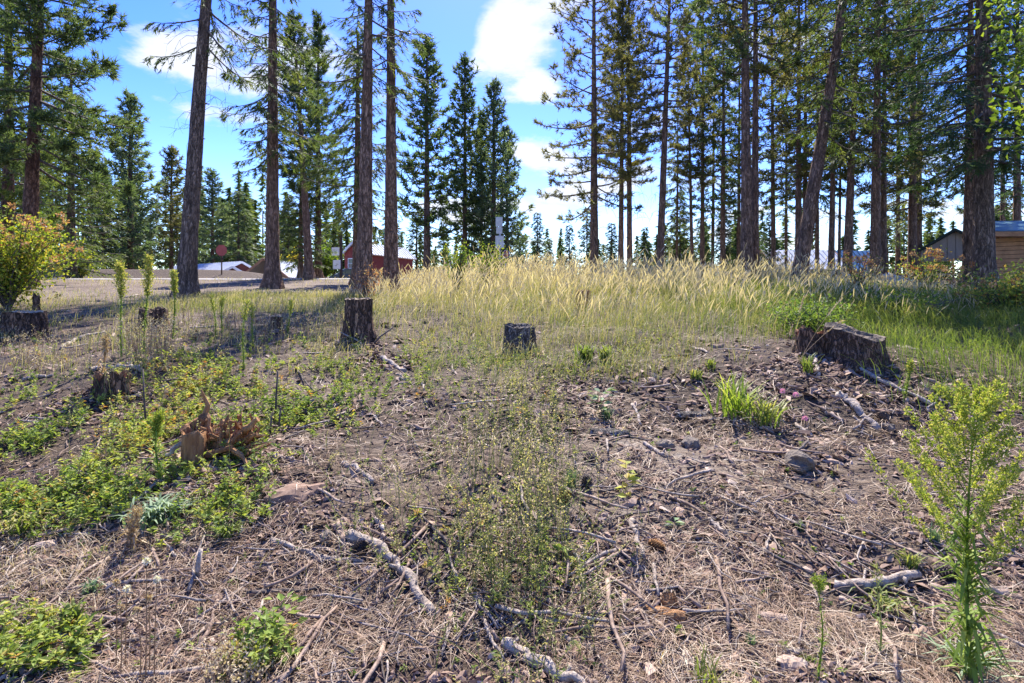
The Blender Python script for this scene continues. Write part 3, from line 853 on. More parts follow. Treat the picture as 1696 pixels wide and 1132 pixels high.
# ------------------------------------------------------------------ buildings
def V3(*a):
    return np.array(a, float)


def gable(name, label, A, ang, Ln, half, z_eave, z_ridge, roof, wall=None, base=None, over=.25, th=.10, ribs=0.45, trim='white', cat='house', overe=None):
    """ridge starts above A (x, y) at the near end and runs Ln metres along ang"""
    base = z_eave - 2.6 if base is None else base
    root = empty(name, (A[0], A[1], base), (0, 0, ang))
    tag(root, label, cat)
    ze, zr = z_eave - base, z_ridge - base
    overe = over if overe is None else overe
    sl_ = (zr - ze) / half
    for s in (1, -1):
        m = MB()
        e = half + overe
        m.slab([(-over, 0.004 * s, zr), (Ln + over, 0.004 * s, zr), (Ln + over, s * e, zr - sl_ * e), (-over, s * e, zr - sl_ * e)], th)
        ro = m.build('roof_panel', MAT[roof], root)
        if ribs:
            rb = MB(); nrm = V3(0, s * sl_, 1) / math.hypot(sl_, 1)
            x = -over + ribs / 2
            while x < Ln + over:
                a_ = V3(x, s * .02, zr) + nrm * .02; b_ = V3(x, s * e, zr - sl_ * e) + nrm * .02
                rb.beam(a_, b_, .045, .05, up=nrm); x += ribs
            rb.build('ribs', MAT[roof], ro)
        for x0 in (-over - .03, Ln + over + .03):
            tm = MB(); tm.beam((x0, s * .01, zr - .06), (x0, s * e, zr - sl_ * e - .06), .05, .18)
            tm.build('bargeboard', MAT[trim], root)
    if wall:
        m = MB()
        m.box((Ln / 2, 0, (ze - .06) / 2), (Ln, 2 * half - .1, ze - .06))
        h = half - .05
        for x0 in (.03, Ln - .03):
            m.slab([(x0, -h, ze - .08), (x0, h, ze - .08), (x0, 0, zr - .14)], .05)
        m.build('wall', MAT[wall], root)
    return root, base


# white-roofed house behind the road, its ridge running away to the left
gable('white_roof_house', 'long low house with white metal roof behind the road, left of the timber carport', (-23.9, 50), math.atan2(7, -9.6), 12, 1.7, 3.75, 4.6, 'roof_white', 'dark_red', over=.25)
gable('porch', 'dark red gabled porch with white roof in front of the long low house', (-22.4, 45.6), math.radians(112), 4.5, 1.5, 3.05, 3.95, 'roof_white', 'dark_red', over=.2, cat='porch')
# open timber carport
rt, bz = gable('timber_carport', 'open timber carport with grey metal roof and orange gable beams', (-18.2, 42), math.radians(90), 8, 1.45, 3.2, 4.36, 'roof_white', None, over=.3, trim='timber', cat='carport')
for x0 in (0.1, 4, 7.9):
    for s in (1, -1):
        m = MB(); m.box((x0, s * 1.3, 1.25), (.16, .16, 2.5)); m.build('post', MAT['timber'], rt)
    m = MB(); m.beam((x0, -1.4, 2.5), (x0, 1.4, 2.5), .14, .18); m.build('tie_beam', MAT['timber'], rt)
    m = MB(); m.beam((x0, 0, 2.6), (x0, 0, 3.6), .12, .12, up=(1, 0, 0)); m.build('king_post', MAT['timber'], rt)
m = MB(); m.box((7.7, 0, 1.2), (.1, 2.5, 2.4)); m.build('back_wall', MAT['timber_dark'], rt)
# red house
rt, bz = gable('red_house', 'barn red house with white roof behind the close pair of trunks', (-12.45, 45), math.atan2(.93, .36), 7.2, 1.0, 5.05, 5.9, 'roof_white', 'red_wall', over=.18, ribs=.4, base=1.6)
for yy, zc in ((.34, 2.55), (-.32, 2.55)):
    m = MB()
    for (dy, dz, sy, sz) in ((0, .39, .52, .07), (0, -.39, .52, .07), (.23, 0, .06, .71), (-.23, 0, .06, .71), (0, 0, .40, .04)):
        m.box((-.02, yy + dy, zc + dz), (.08, sy, sz))
    wf = m.build('window', MAT['white'], rt)
    m = MB(); m.box((-.01, yy, zc), (.03, .42, .72)); m.build('pane', MAT['glass'], wf)
# small shed far left
gable('red_shed', 'small red-brown shed with teal roof above the bank at left', (-36.5, 49), math.radians(160), 3.4, 1.1, 3.35, 3.9, 'roof_teal', 'red_wall', over=.15, ribs=0, cat='shed', base=1.9)
# blue roofed house, its slope facing us
gable('blue_roof_house', 'house with ribbed blue metal roof behind the leaning trunks at right', (20.4, 41), math.radians(4), 5.4, 2.0, 3.0, 4.85, 'roof_blue', 'timber', over=.2, ribs=.36, base=.6)
gable('pale_roof_cabin', 'cabin with pale ribbed metal roof and orange fascia beside the blue roof', (16.6, 37.5), math.radians(5), 4.6, 1.5, 3.45, 4.6, 'roof_white', 'dark_red', over=.2, ribs=.34, trim='timber', cat='cabin', base=.8)
# carport with the beige gable, joined to nothing else
rt = empty('open_shelter', (21.05, 27, 1.45), (0, 0, math.radians(-40))); rt.scale = (1.23,) * 3; tag(rt, 'dark open shelter with beige panelled gable left of the log cabin', 'shelter')
zr, ze, hw = 4.15 - 1.5, 3.0 - 1.5, 1.75
for s in (1, -1):
    m = MB(); m.slab([(0.004 * s, -.25, zr + .06), (0.004 * s, 3.6, zr + .06), (s * (hw + .15), 3.6, ze - .03), (s * (hw + .15), -.25, ze - .03)], .09)
    m.build('roof_panel', MAT['trim_dark'], rt)
m = MB(); m.slab([(-hw, .03, ze - .04), (hw, .03, ze - .04), (0, .03, zr - .05)], .02); m.build('gable_backing', MAT['beige'], rt)
npan = 14
for i in range(npan):
    x0, x1 = -hw + i * 2 * hw / npan + .008, -hw + (i + 1) * 2 * hw / npan - .008
    f_ = lambda x: ze - .06 + (zr - ze) * (1 - abs(x) / hw)
    zb = lambda x: ze - .10 + .16 * max(0, 1 - abs(x) / hw)
    if f_(x0) - zb(x0) < .02 and f_(x1) - zb(x1) < .02: continue
    m = MB(); m.slab([(x0, -.02 + .004 * (i % 2), zb(x0)), (x1, -.02 + .004 * (i % 2), zb(x1)), (x1, -.02 + .004 * (i % 2), max(f_(x1), zb(x1) + .01)), (x0, -.02 + .004 * (i % 2), max(f_(x0), zb(x0) + .01))], .03)
    m.build('panel', MAT['beige'], rt)
for (x, y) in ((-1.4, .1), (1.4, .1), (-1.4, 3.3), (1.4, 3.3)):
    m = MB(); m.box((x, y, .7), (.16, .16, 1.5)); m.build('post', MAT['timber_dark'], rt)
for (a, b) in (((-1.7, .1, .55), (-1.0, .1, 1.42)), ((-.1, .1, .0), (.75, .1, 1.3)), ((1.7, .1, .55), (1.0, .1, 1.42))):
    m = MB(); m.beam(a, b, .13, .14); m.build('brace', MAT['timber_dark'], rt)
for z0 in (1.05, 1.25):
    m = MB(); m.beam((-1.6, 3.3, z0), (1.6, 3.3, z0), .06, .07); m.build('rail', MAT['white'], rt)
# log cabin: boards one by one
rt = empty('log_cabin', (16.55, 19.6, 1.3), (0, 0, math.radians(-40))); tag(rt, 'orange board cabin with blue-green roof at right edge behind the great fir', 'cabin')
for i in range(18):
    m = MB(); m.box((2.2, .0 + .003 * (i % 3), .06 + i * .142), (4.4, .08, .128)); m.build('board', MAT['timber'], rt)
m = MB(); m.box((2.2, 2.2, 1.1), (4.3, 4.1, 2.25)); m.build('wall', MAT['timber_dark'], rt)
m = MB(); m.slab([(-.15, -.5, 2.5), (5, -.5, 2.15), (5, 2.2, 2.75), (-.15, 2.2, 3.1)], .09); rf = m.build('roof', MAT['roof_teal'], rt)
m = MB(); m.beam((-.15, -.53, 2.39), (5, -.53, 2.04), .05, .16); m.build('fascia', MAT['timber'], rt)
# low corrugated lean-to
rt = empty('lean_to', (12.3, 18.2, 1.55)); tag(rt, 'low lean-to with pale corrugated sheet roof left of the dark shelter', 'shed')
m = MB(); m.slab([(-.55, 0, .42), (1.1, -.1, .38), (.9, 1.5, .78), (-.75, 1.5, .78)], .03); sh = m.build('roof_sheet', MAT['lattice'], rt)
m = MB()
for i in range(14):
    t_ = (i + .5) / 14
    m.beam((-.55 + 1.65 * t_, -.1 * t_, .435 - .04 * t_), (-.75 + 1.65 * t_, 1.5, .795), .03, .03)
m.build('corrugations', MAT['lattice'], sh)
for x in (-.5, .95):
    m = MB(); m.box((x, .15, .2), (.08, .08, .42)); m.build('post', MAT['timber_dark'], rt)

# ------------------------------------------------------------------ signs, car
def poly(m, cx, cz, pts, y, th, mat=0):
    m.slab([(cx + a, y, cz + b) for a, b in pts], th, mat)


OCT = [(math.cos(math.pi / 8 + i * math.pi / 4), math.sin(math.pi / 8 + i * math.pi / 4)) for i in range(8)]


def flat(m, pts, y, th=.006):
    n = len(pts)
    V = [(a, y, b) for a, b in pts] + [(a, y + th, b) for a, b in pts]
    f = [[i, (i + 1) % n, (i + 1) % n + n, i + n] for i in range(n)]
    m.add(V, f)
    m.f.append((np.array([list(range(n))[::-1]]) + m.n - 2 * n, 0, False))
    m.f.append((np.array([list(range(n, 2 * n))]) + m.n - 2 * n, 0, False))
    return m


def text(body, size, mat, parent, loc, name='lettering'):
    cu = bpy.data.curves.new(name, 'FONT')
    cu.body = body; cu.size = size; cu.align_x = 'CENTER'; cu.align_y = 'CENTER'; cu.extrude = .003; cu.resolution_u = 2
    o = bpy.data.objects.new(name, cu); COL.objects.link(o)
    me = bpy.data.meshes.new_from_object(o)
    bpy.data.objects.remove(o)
    o = bpy.data.objects.new(name, me); COL.objects.link(o)
    me.materials.clear(); me.materials.append(MAT[mat]); o.parent = parent; o.location = loc; o.rotation_euler = (math.radians(90), 0, 0)
    return o


def post(root, h, r=.03, mat='grey_metal', z0=-.3):
    m = MB(); m.tubes(np.array([[[0, 0.02, z0], [0, 0.02, h / 2], [0, .02, h]]]), np.full((1, 3), r), 8, 0, cap=True)
    return m.build('post', MAT[mat], root)


p0 = at(367, 36); r_ = empty('stop_sign', p0); tag(r_, 'faded red octagonal road sign on a rusty post before the white roof', 'road sign', 'stop signs')
hz = up_to(415, 36) - p0[2]
post(r_, hz + .3, .04, 'rust')
m = MB(); flat(m, [(a * .37, hz + b * .37) for a, b in OCT], -.02); m.build('sign_plate', MAT['sign_red_faded'], r_)
p0 = at(838, 42); r_ = empty('stop_sign', p0, (0, 0, math.radians(38))); tag(r_, 'bright red octagonal stop sign with white border beside the metal sign panels', 'road sign', 'stop signs')
hz = up_to(421, 42) - p0[2]
post(r_, hz + .2, .03, 'grey_metal')
m = MB(); flat(m, [(a * .31, hz + b * .31) for a, b in OCT], -.03); bd = m.build('sign_plate', MAT['white'], r_)
m = MB(); flat(m, [(a * .275, hz + b * .275) for a, b in OCT], -.036, .004); m.build('sign_face', MAT['sign_red'], bd)
text('STOP', .21, 'white', bd, (0, -.038, hz))
p0 = at(637, 26); r_ = empty('street_name_sign', p0); tag(r_, 'green street name sign on a grey post between the close pair of trunks', 'street sign')
hz = up_to(384.5, 26) - p0[2]
post(r_, hz + .1, .035)
m = MB(); m.box((-.05, -.03, hz), (.46, .012, .2)); m.build('name_plate', MAT['sign_green'], r_)
text('DRIVE', .135, 'white', r_, (-.04, -.037, hz))
p0 = at(828, 30); r_ = empty('road_sign_backs', p0); tag(r_, 'grey post with three metal sign panels seen from behind in the middle', 'road sign')
post(r_, up_to(360, 30) - p0[2], .04)
for (x0, y0, x1, y1, ry) in ((821, 360, 832.5, 376, 6), (822, 377, 832, 387.5, 0), (820.5, 391, 834.5, 411.5, -4)):
    m = MB(); m.box((((x0 + x1) / 2 - 828) / F * 30, -.03 if ry < 0 else -.05, up_to((y0 + y1) / 2, 30) - p0[2]), ((x1 - x0) / F * 30, .012, (y1 - y0) / F * 30))
    m.build('sign_panel', MAT['grey_metal'], r_)
p0 = at(564, 33); r_ = empty('notice_board', p0, (0, 0, math.radians(-14))); tag(r_, 'white notice boards stacked on a dark post left of the red house', 'notice board')
m = MB(); m.box((0, .05, 1.3), (.14, .12, up_to(399, 33) - p0[2] + .6)); m.build('post', MAT['timber_dark'], r_)
m = MB(); m.beam((-.62, 0, up_to(412, 33) - p0[2]), (.02, 0, up_to(406, 33) - p0[2]), .05, .06); m.build('arm', MAT['timber_dark'], r_)
for (x0, y0, x1, y1) in ((549, 410, 563, 423.5), (551.5, 431, 565, 446)):
    cxm, czm = ((x0 + x1) / 2 - 564) / F * 33 * 1.05, up_to((y0 + y1) / 2, 33) - p0[2]
    m = MB(); m.box((cxm, -.05, czm), ((x1 - x0) / F * 33, .02, (y1 - y0) / F * 33)); bdp = m.build('board', MAT['white'], r_)
    m = MB()
    for k in range(2):
        m.box((cxm + .04 - .09 * k, -.063, czm + .02 - .09 * k), (.16, .004, .018))
    m.build('print', MAT['black'], bdp)

# a parked car, mostly behind the grass and the trunks
p0 = at(590, 43); r_ = empty('parked_car', p0, (0, 0, math.radians(25))); tag(r_, 'dark parked car behind the left trunk of the close pair', 'car')
prof = [(-2, .35), (-2.05, .75), (-1.95, .95), (-1.5, 1.05), (-.9, 1.48), (.55, 1.5), (1.15, 1.05), (2, .9), (2.1, .55), (2.05, .35)]
m = MB()
n = len(prof)
V = [(a, -.82, b) for a, b in prof] + [(a, .82, b) for a, b in prof]
m.add(V, [[i, (i + 1) % n, (i + 1) % n + n, i + n] for i in range(n)])
m.f.append((np.array([list(range(n))[::-1]]), 0, False)); m.f.append((np.array([list(range(n, 2 * n))]), 0, False))
body = m.build('body', MAT['car'], r_)
for (a, b) in ((prof[3], prof[4]), (prof[6], prof[5])):
    m = MB(); A_, B_ = np.array(a), np.array(b); dn = np.array([-(B_ - A_)[1], (B_ - A_)[0]]); dn = dn / np.linalg.norm(dn) * .012 * (1 if A_[0] < 0 else -1)
    a1, b1 = A_ + (B_ - A_) * .12 + dn, A_ + (B_ - A_) * .88 + dn
    m.slab([(a1[0], -.7, a1[1]), (a1[0], .7, a1[1]), (b1[0], .62, b1[1]), (b1[0], -.62, b1[1])], .008); m.build('windscreen', MAT['glass'], r_)
for s in (-1, 1):
    m = MB(); m.slab([(-1.25, s * .825, 1.08), (.95, s * .825, 1.08), (.45, s * .825, 1.42), (-.85, s * .825, 1.42)], .004); m.build('side_window', MAT['glass'], r_)
    for x in (-1.3, 1.35):
        m = MB(); m.tubes(np.array([[[x, s * .70, .33], [x, s * .87, .33]]]), np.full((1, 2), .33), 16, 0, cap=True); wl = m.build('wheel', MAT['tyre'], r_)
        m = MB(); m.tubes(np.array([[[x, s * .86, .33], [x, s * .885, .33]]]), np.full((1, 2), .19), 12, 0, cap=True); m.build('rim', MAT['grey_metal'], wl)
for y in (-.6, .6):
    m = MB(); m.box((-2.04, y, .8), (.04, .25, .12)); m.build('tail_light', MAT['sign_red'], r_)

# ------------------------------------------------------------------ broad-leaved shrubs and small trees
def shrub(name, label, px, d, H, R, nstem, nleaf, lsize, mat, seed, heads=0, headmat='seedhead', group=None, flat_=1.0, cat='shrub', hsize=.06, hdown=.0, tint=.45, tsd=.22, base=.1):
    q = np.random.default_rng(seed)
    loc = at(px, d)
    root = empty(name, loc); tag(root, label, cat, group)
    s = np.linspace(0, 1, 6)
    a = q.uniform(0, 6.28, nstem); out = R * q.uniform(.25, 1, nstem); h = H * q.uniform(.6, 1, nstem) * (1 - .25 * (out / R) ** 2)
    Pt = np.stack([np.cos(a)[:, None] * out[:, None] * s ** 1.3, np.sin(a)[:, None] * out[:, None] * s ** 1.3 * flat_, h[:, None] * s ** .8 - .05], -1)
    Pt[:, 1:] += q.normal(0, .03 * R, (nstem, 5, 3))
    m = MB(); m.tubes(Pt, np.linspace(1, .3, 6)[None] * np.full((nstem, 1), .006 + .006 * H), 4)
    m.build('stems', MAT['branch'], root)
    b = q.integers(0, nstem, nleaf); ss = q.uniform(base, 1, nleaf) ** .7
    c = interp_path(Pt, b, ss) + q.normal(0, .085 * R + .03, (nleaf, 3)) * np.array([1, flat_, 1])
    D = unit(q.normal(size=(nleaf, 3)) + np.array([0, 0, -.1])); Nn = unit(q.normal(size=(nleaf, 3)) + np.array([0, 0, 1.0]))
    m = MB(); m.leaves(c, D, Nn, lsize * q.uniform(.6, 1.2, nleaf), lsize * .62 * q.uniform(.7, 1.1, nleaf), 0, np.clip(q.normal(tint, tsd, nleaf), 0, 1))
    m.build('foliage', MAT[mat], root)
    if heads:
        b = q.integers(0, nstem, heads)
        c = interp_path(Pt, b, q.uniform(.75, 1.02, heads)) + q.normal(0, .06 * R, (heads, 3)) + np.array([0, 0, .05 * H])
        K = 34
        bb = np.repeat(np.arange(heads), K); n = len(bb)
        nd = unit(q.normal(size=(n, 3)) * np.array([1, 1, .8]))
        B = c[bb] + nd * hsize * q.uniform(.2, .75, n)[:, None]
        m = MB(); m.leaves(B, nd, unit(q.normal(size=(n, 3))), hsize * .6, hsize * .4, 0, np.clip(np.repeat(q.normal(.5, .22, heads), K) + q.normal(0, .12, n), 0, 1))
        m.build('seed_heads', MAT[headmat], root)['kind'] = 'stuff'
    return root


shrub('flowering_shrub', 'large yellow-green shrub with orange seed heads at left edge', 14, 10.6, 1.95, 1.25, 54, 6800, .075, 'shrub', 201, heads=95, hsize=.075, tint=.66, tsd=.25)
shrub('leafy_shrub', 'yellow-green shrub behind the bank at far left', 135, 33.5, 2.2, 1.3, 26, 1900, .2, 'shrub', 202, tint=.6)
shrub('leafy_shrub', 'round deep green shrub between the notice board and the slender leaning pine', 538, 34, 2.6, 1.1, 30, 2400, .17, 'shrub', 203, tint=.25)
shrub('aspen', 'small bright yellow tree behind the timber carport, left half', 463, 54, 3.9, .8, 24, 1500, .26, 'yellow_leaf', 204, cat='tree')
shrub('aspen', 'small bright yellow tree behind the timber carport, taller right half', 489, 55, 4.5, 1.0, 28, 2000, .26, 'yellow_leaf', 205, cat='tree')
shrub('leafy_shrub', 'bright green sapling in the golden grass left of the middle skyline pine', 757, 14, 1.5, .45, 20, 900, .07, 'shrub', 206, tint=.45)
shrub('leafy_shrub', 'bright green sapling in the golden grass at the foot of the sign panels', 812, 15, 1.5, .55, 20, 1000, .07, 'shrub', 207, tint=.5)
shrub('leafy_shrub', 'orange-leaved sapling before the left of the close pair of trunks', 607, 12.2, 1.0, .36, 14, 330, .07, 'seedhead', 208)
shrub('bramble', 'green and orange bramble thicket at right edge below the log cabin', 1668, 9.6, .95, .95, 50, 3200, .06, 'weed', 209, heads=16, hsize=.06, tint=.55, tsd=.3)
shrub('bramble', 'rust headed bramble right of the stout upright trunk', 1530, 14, 1.15, .9, 26, 900, .06, 'weed', 210, heads=26, hsize=.075, tint=.6, tsd=.3)
shrub('bramble', 'rust headed weeds before the stout upright trunk', 1420, 13.2, 1.25, .7, 24, 450, .055, 'weed', 211, heads=22, hsize=.07, tint=.6, tsd=.3)
shrub('leafy_shrub', 'low dark green leafy shrub behind the great right stump', 1345, 8.0, .62, .75, 40, 2600, .055, 'weed', 212, tint=.22, tsd=.14)
shrub('leafy_shrub', 'low green leafy shrub right behind the great right stump', 1490, 9.6, .6, .9, 40, 2200, .055, 'weed', 213, tint=.25, tsd=.15)
# boughs of a tree whose trunk stands just outside on the right
lt = shrub('maple', 'bright green leafy boughs hanging into the upper right corner', 1868, 9, 7.2, 2.0, 34, 5200, .13, 'shrub', 214, tint=.45, tsd=.12, cat='tree', base=.72)

# ------------------------------------------------------------------ stumps
def stump(name, label, px, py, wpx, hpx, mat='stump', topmat='cut', seed=0, tilt=(0, 0), flare=.35, jag=.0, lobes=6, group='cut tree stumps', squash=.85, hollow=0.0):
    q = np.random.default_rng(seed)
    b = P(px, py)
    Wd, H = wpx / F * b[1], hpx / F * b[1]
    r = Wd / 2
    b = b + np.array([0, r * squash * .9, 0]); b[2] = ground(b[0], b[1])
    H = max(H, up_to(py - hpx, b[1]) - b[2])
    root = empty(name, b); tag(root, label, 'stump', group)
    S, K = 40, 14
    an = np.arange(S) / S * 2 * np.pi
    s = np.linspace(0, 1, K)
    lob = np.sin(an * lobes + q.uniform(0, 6)) * .5 + np.sin(an * (lobes - 2) + q.uniform(0, 6)) * .5
    rough = q.normal(0, .028, (K, S)); rough = (rough + np.roll(rough, 1, 1)) * .7
    rib = .03 * np.sin(an * 17 + q.uniform(0, 6))[None] * np.ones((K, 1))
    fl = 1 / (1 + flare) * (1 + flare * (1 - s) ** 2.4)
    rad = r * fl[:, None] * (1 + lob[None] * (.06 + .26 * (1 - s)[:, None] ** 2) + rough + rib)
    zt = H + tilt[0] * r * np.cos(an) + tilt[1] * r * np.sin(an) + q.normal(0, 1, S) * (jag * H * .5 if jag > .1 else .004) + jag * H * np.sin(an * 3 + q.uniform(0, 6)) * .6
    z = -.12 + s[:, None] * (zt[None] + .12)
    V = np.stack([rad * np.cos(an), rad * np.sin(an) * squash, z], -1)
    j = np.arange(S); j2 = (j + 1) % S
    f = (np.arange(K - 1)[:, None, None] * S + np.stack([j, j2, j2 + S, j + S], -1)[None]).reshape(-1, 4)
    m = MB(); m.add(V.reshape(-1, 3), f, smooth=True); m.build('bark', MAT[mat], root)
    rings = 5
    V = []
    for i in range(rings):
        t_ = 1 - i / rings
        V.append(np.stack([rad[-1] * t_ * .985 * np.cos(an), rad[-1] * t_ * .985 * np.sin(an) * squash, zt * (t_ ** .5) + (1 - t_ ** .5) * zt.mean() - hollow * H * (1 - t_) ** .6 + q.normal(0, .012 * (1 + 3 * hollow), S) * (i > 0)], -1))
    V.append(np.array([[0, 0, zt.mean() - hollow * H]]))
    V = np.concatenate(V)
    f4 = (np.arange(rings - 1)[:, None, None] * S + np.stack([j, j2, j2 + S, j + S], -1)[None]).reshape(-1, 4)
    m = MB(); m.add(V, f4, smooth=False)
    m.f.append((np.stack([(rings - 1) * S + j, (rings - 1) * S + j2, np.full(S, rings * S)], 1), 0, False))
    m.build('cut_top', MAT[topmat], root)
    return root, b, r, H


stump('tree_stump', 'tall brown stump with flat sawn top left of the middle', 587, 568, 68, 68, seed=1, flare=.5)
stump('tree_stump', 'small grey block-like stump in the middle before the golden grass', 861, 590, 56, 46, 'stump_grey', 'stump_grey', seed=2, flare=.15, tilt=(-.05, .1), jag=.04)
stump('tree_stump', 'great dark stump with slanting sawn top at right', 1447, 616, 134, 49, 'stump', 'old_cut', seed=3, flare=.42, tilt=(-.13, .14), jag=.09, lobes=5)
stump('tree_stump', 'rotted left half of the great right stump, lower and hollow', 1362, 594, 72, 40, 'stump', 'rot', seed=4, flare=.3, jag=.16, hollow=.4)
stump('tree_stump', 'wide dark stump cut off by the left edge', 14, 560, 80, 40, seed=5, flare=.3, jag=.05)
stump('tree_stump', 'broken hollow stump under the bowed pale log at left', 166, 668, 74, 36, 'stump', 'rot', seed=6, flare=.35, jag=.22, hollow=.5)
stump('tree_stump', 'tiny cut stump left of the tall brown stump', 455, 548, 24, 22, 'stump', 'cut', seed=7, flare=.3)
stump('tree_stump', 'low dark stump among the green spires at left', 240, 546, 60, 30, 'stump', 'stump', seed=8, flare=.4, jag=.15)
stump('tree_stump', 'reddish stump sunk in the golden grass', 967, 512, 26, 30, 'rot', 'rot', seed=9, flare=.1)
stump('tree_stump', 'flat reddish stump in the right grass below the bramble', 1578, 530, 36, 15, 'rot', 'cut', seed=10, flare=.2)
stump('tree_stump', 'dark upright stub at the foot of the left of the close pair of trunks', 596, 484, 24, 40, 'stump', 'stump', seed=12, flare=.5, jag=.2)
stump('tree_stump', 'pointed dark stub under the flowering shrub at left', 56, 517, 14, 22, 'stump', 'stump', seed=13, flare=.4, jag=.3)

# splintered root stump
def wood_piece(m, a, b, w0, w1, seed, sides=7, k=8, mat=0, bend=.06):
    q = np.random.default_rng(seed)
    a, b = np.asarray(a, float), np.asarray(b, float)
    s = np.linspace(0, 1, k)
    Pt = a + (b - a) * s[:, None] + np.sin(s * np.pi)[:, None] * q.normal(0, bend, 3) * np.linalg.norm(b - a) + q.normal(0, .006, (k, 3))
    m.tubes(Pt[None], (np.linspace(w0, w1, k) * q.uniform(.8, 1.15, k))[None], sides, mat, q.uniform(0, 1), cap=True, smooth=False)


b = P(355, 768)
root = empty('splintered_stump', b); tag(root, 'torn orange-brown stump with splintered roots in the left foreground', 'stump', 'cut tree stumps')
sc_ = b[1] / F
def rel(px, py, dy=0.0):
    return np.array([(px - 355) * sc_, dy, (768 - py) * sc_])
m = MB(); q = np.random.default_rng(5)
S, K = 26, 10
an = np.arange(S) / S * 2 * np.pi; s = np.linspace(0, 1, K)
rad = .074 * (1.1 - .1 * s)[:, None] * (1 + q.normal(0, .06, (1, S)) + q.normal(0, .03, (K, S)))
V = np.stack([rad * np.cos(an), rad * np.sin(an), -.06 + s[:, None] * (.29 + q.normal(0, .012, S)[None])], -1) + rel(324, 770, -.02)
j = np.arange(S); j2 = (j + 1) % S
m.add(V.reshape(-1, 3), (np.arange(K - 1)[:, None, None] * S + np.stack([j, j2, j2 + S, j + S], -1)[None]).reshape(-1, 4), smooth=True)
m.f.append((np.array([np.arange(S) + (K - 1) * S]), 0, False))
m.build('front_block', MAT['rot'], root)
m = MB()
wood_piece(m, rel(302, 722, .05), rel(330, 695, .1), .055, .035, 11); m.build('broken_slab', MAT['rot'], root)
m = MB(); wood_piece(m, rel(332, 725, .1), rel(319, 650, .12), .028, .008, 12); m.build('splinter', MAT['rot'], root)
for i in range(64):
    q = np.random.default_rng(300 + i)
    m = MB()
    x0 = q.uniform(322, 395); y0 = 768 - q.uniform(5, 45)
    dx = q.uniform(-30, 34); dyy = q.uniform(5, 42) * (1 if abs(dx) < 25 else .6)
    wood_piece(m, rel(x0, y0, q.uniform(0, .22)), rel(x0 + dx, y0 - dyy, q.uniform(-.02, .28)), q.uniform(.010, .024), q.uniform(.002, .012), 400 + i, sides=5, k=6)
    m.build('splinter', MAT['rot'], root)
for i, (x0, y0, x1, y1, w0, w1, dy0, dy1) in enumerate(((370, 735, 421, 697, .024, .02, .12, .05), (345, 752, 392, 738, .026, .02, -.02, -.06), (392, 738, 424, 762, .02, .009, -.04, -.12),
                                                        (312, 722, 284, 750, .02, .012, .0, -.06), (365, 742, 400, 715, .04, .02, .15, .2), (345, 745, 350, 705, .05, .022, .12, .16), (380, 750, 418, 720, .022, .010, .1, .06))):
    m = MB(); wood_piece(m, rel(x0, y0, dy0), rel(x1, y1, dy1), w0, w1, 500 + i); m.build('root', MAT['rot' if i != 3 else 'stick_pale'], root)

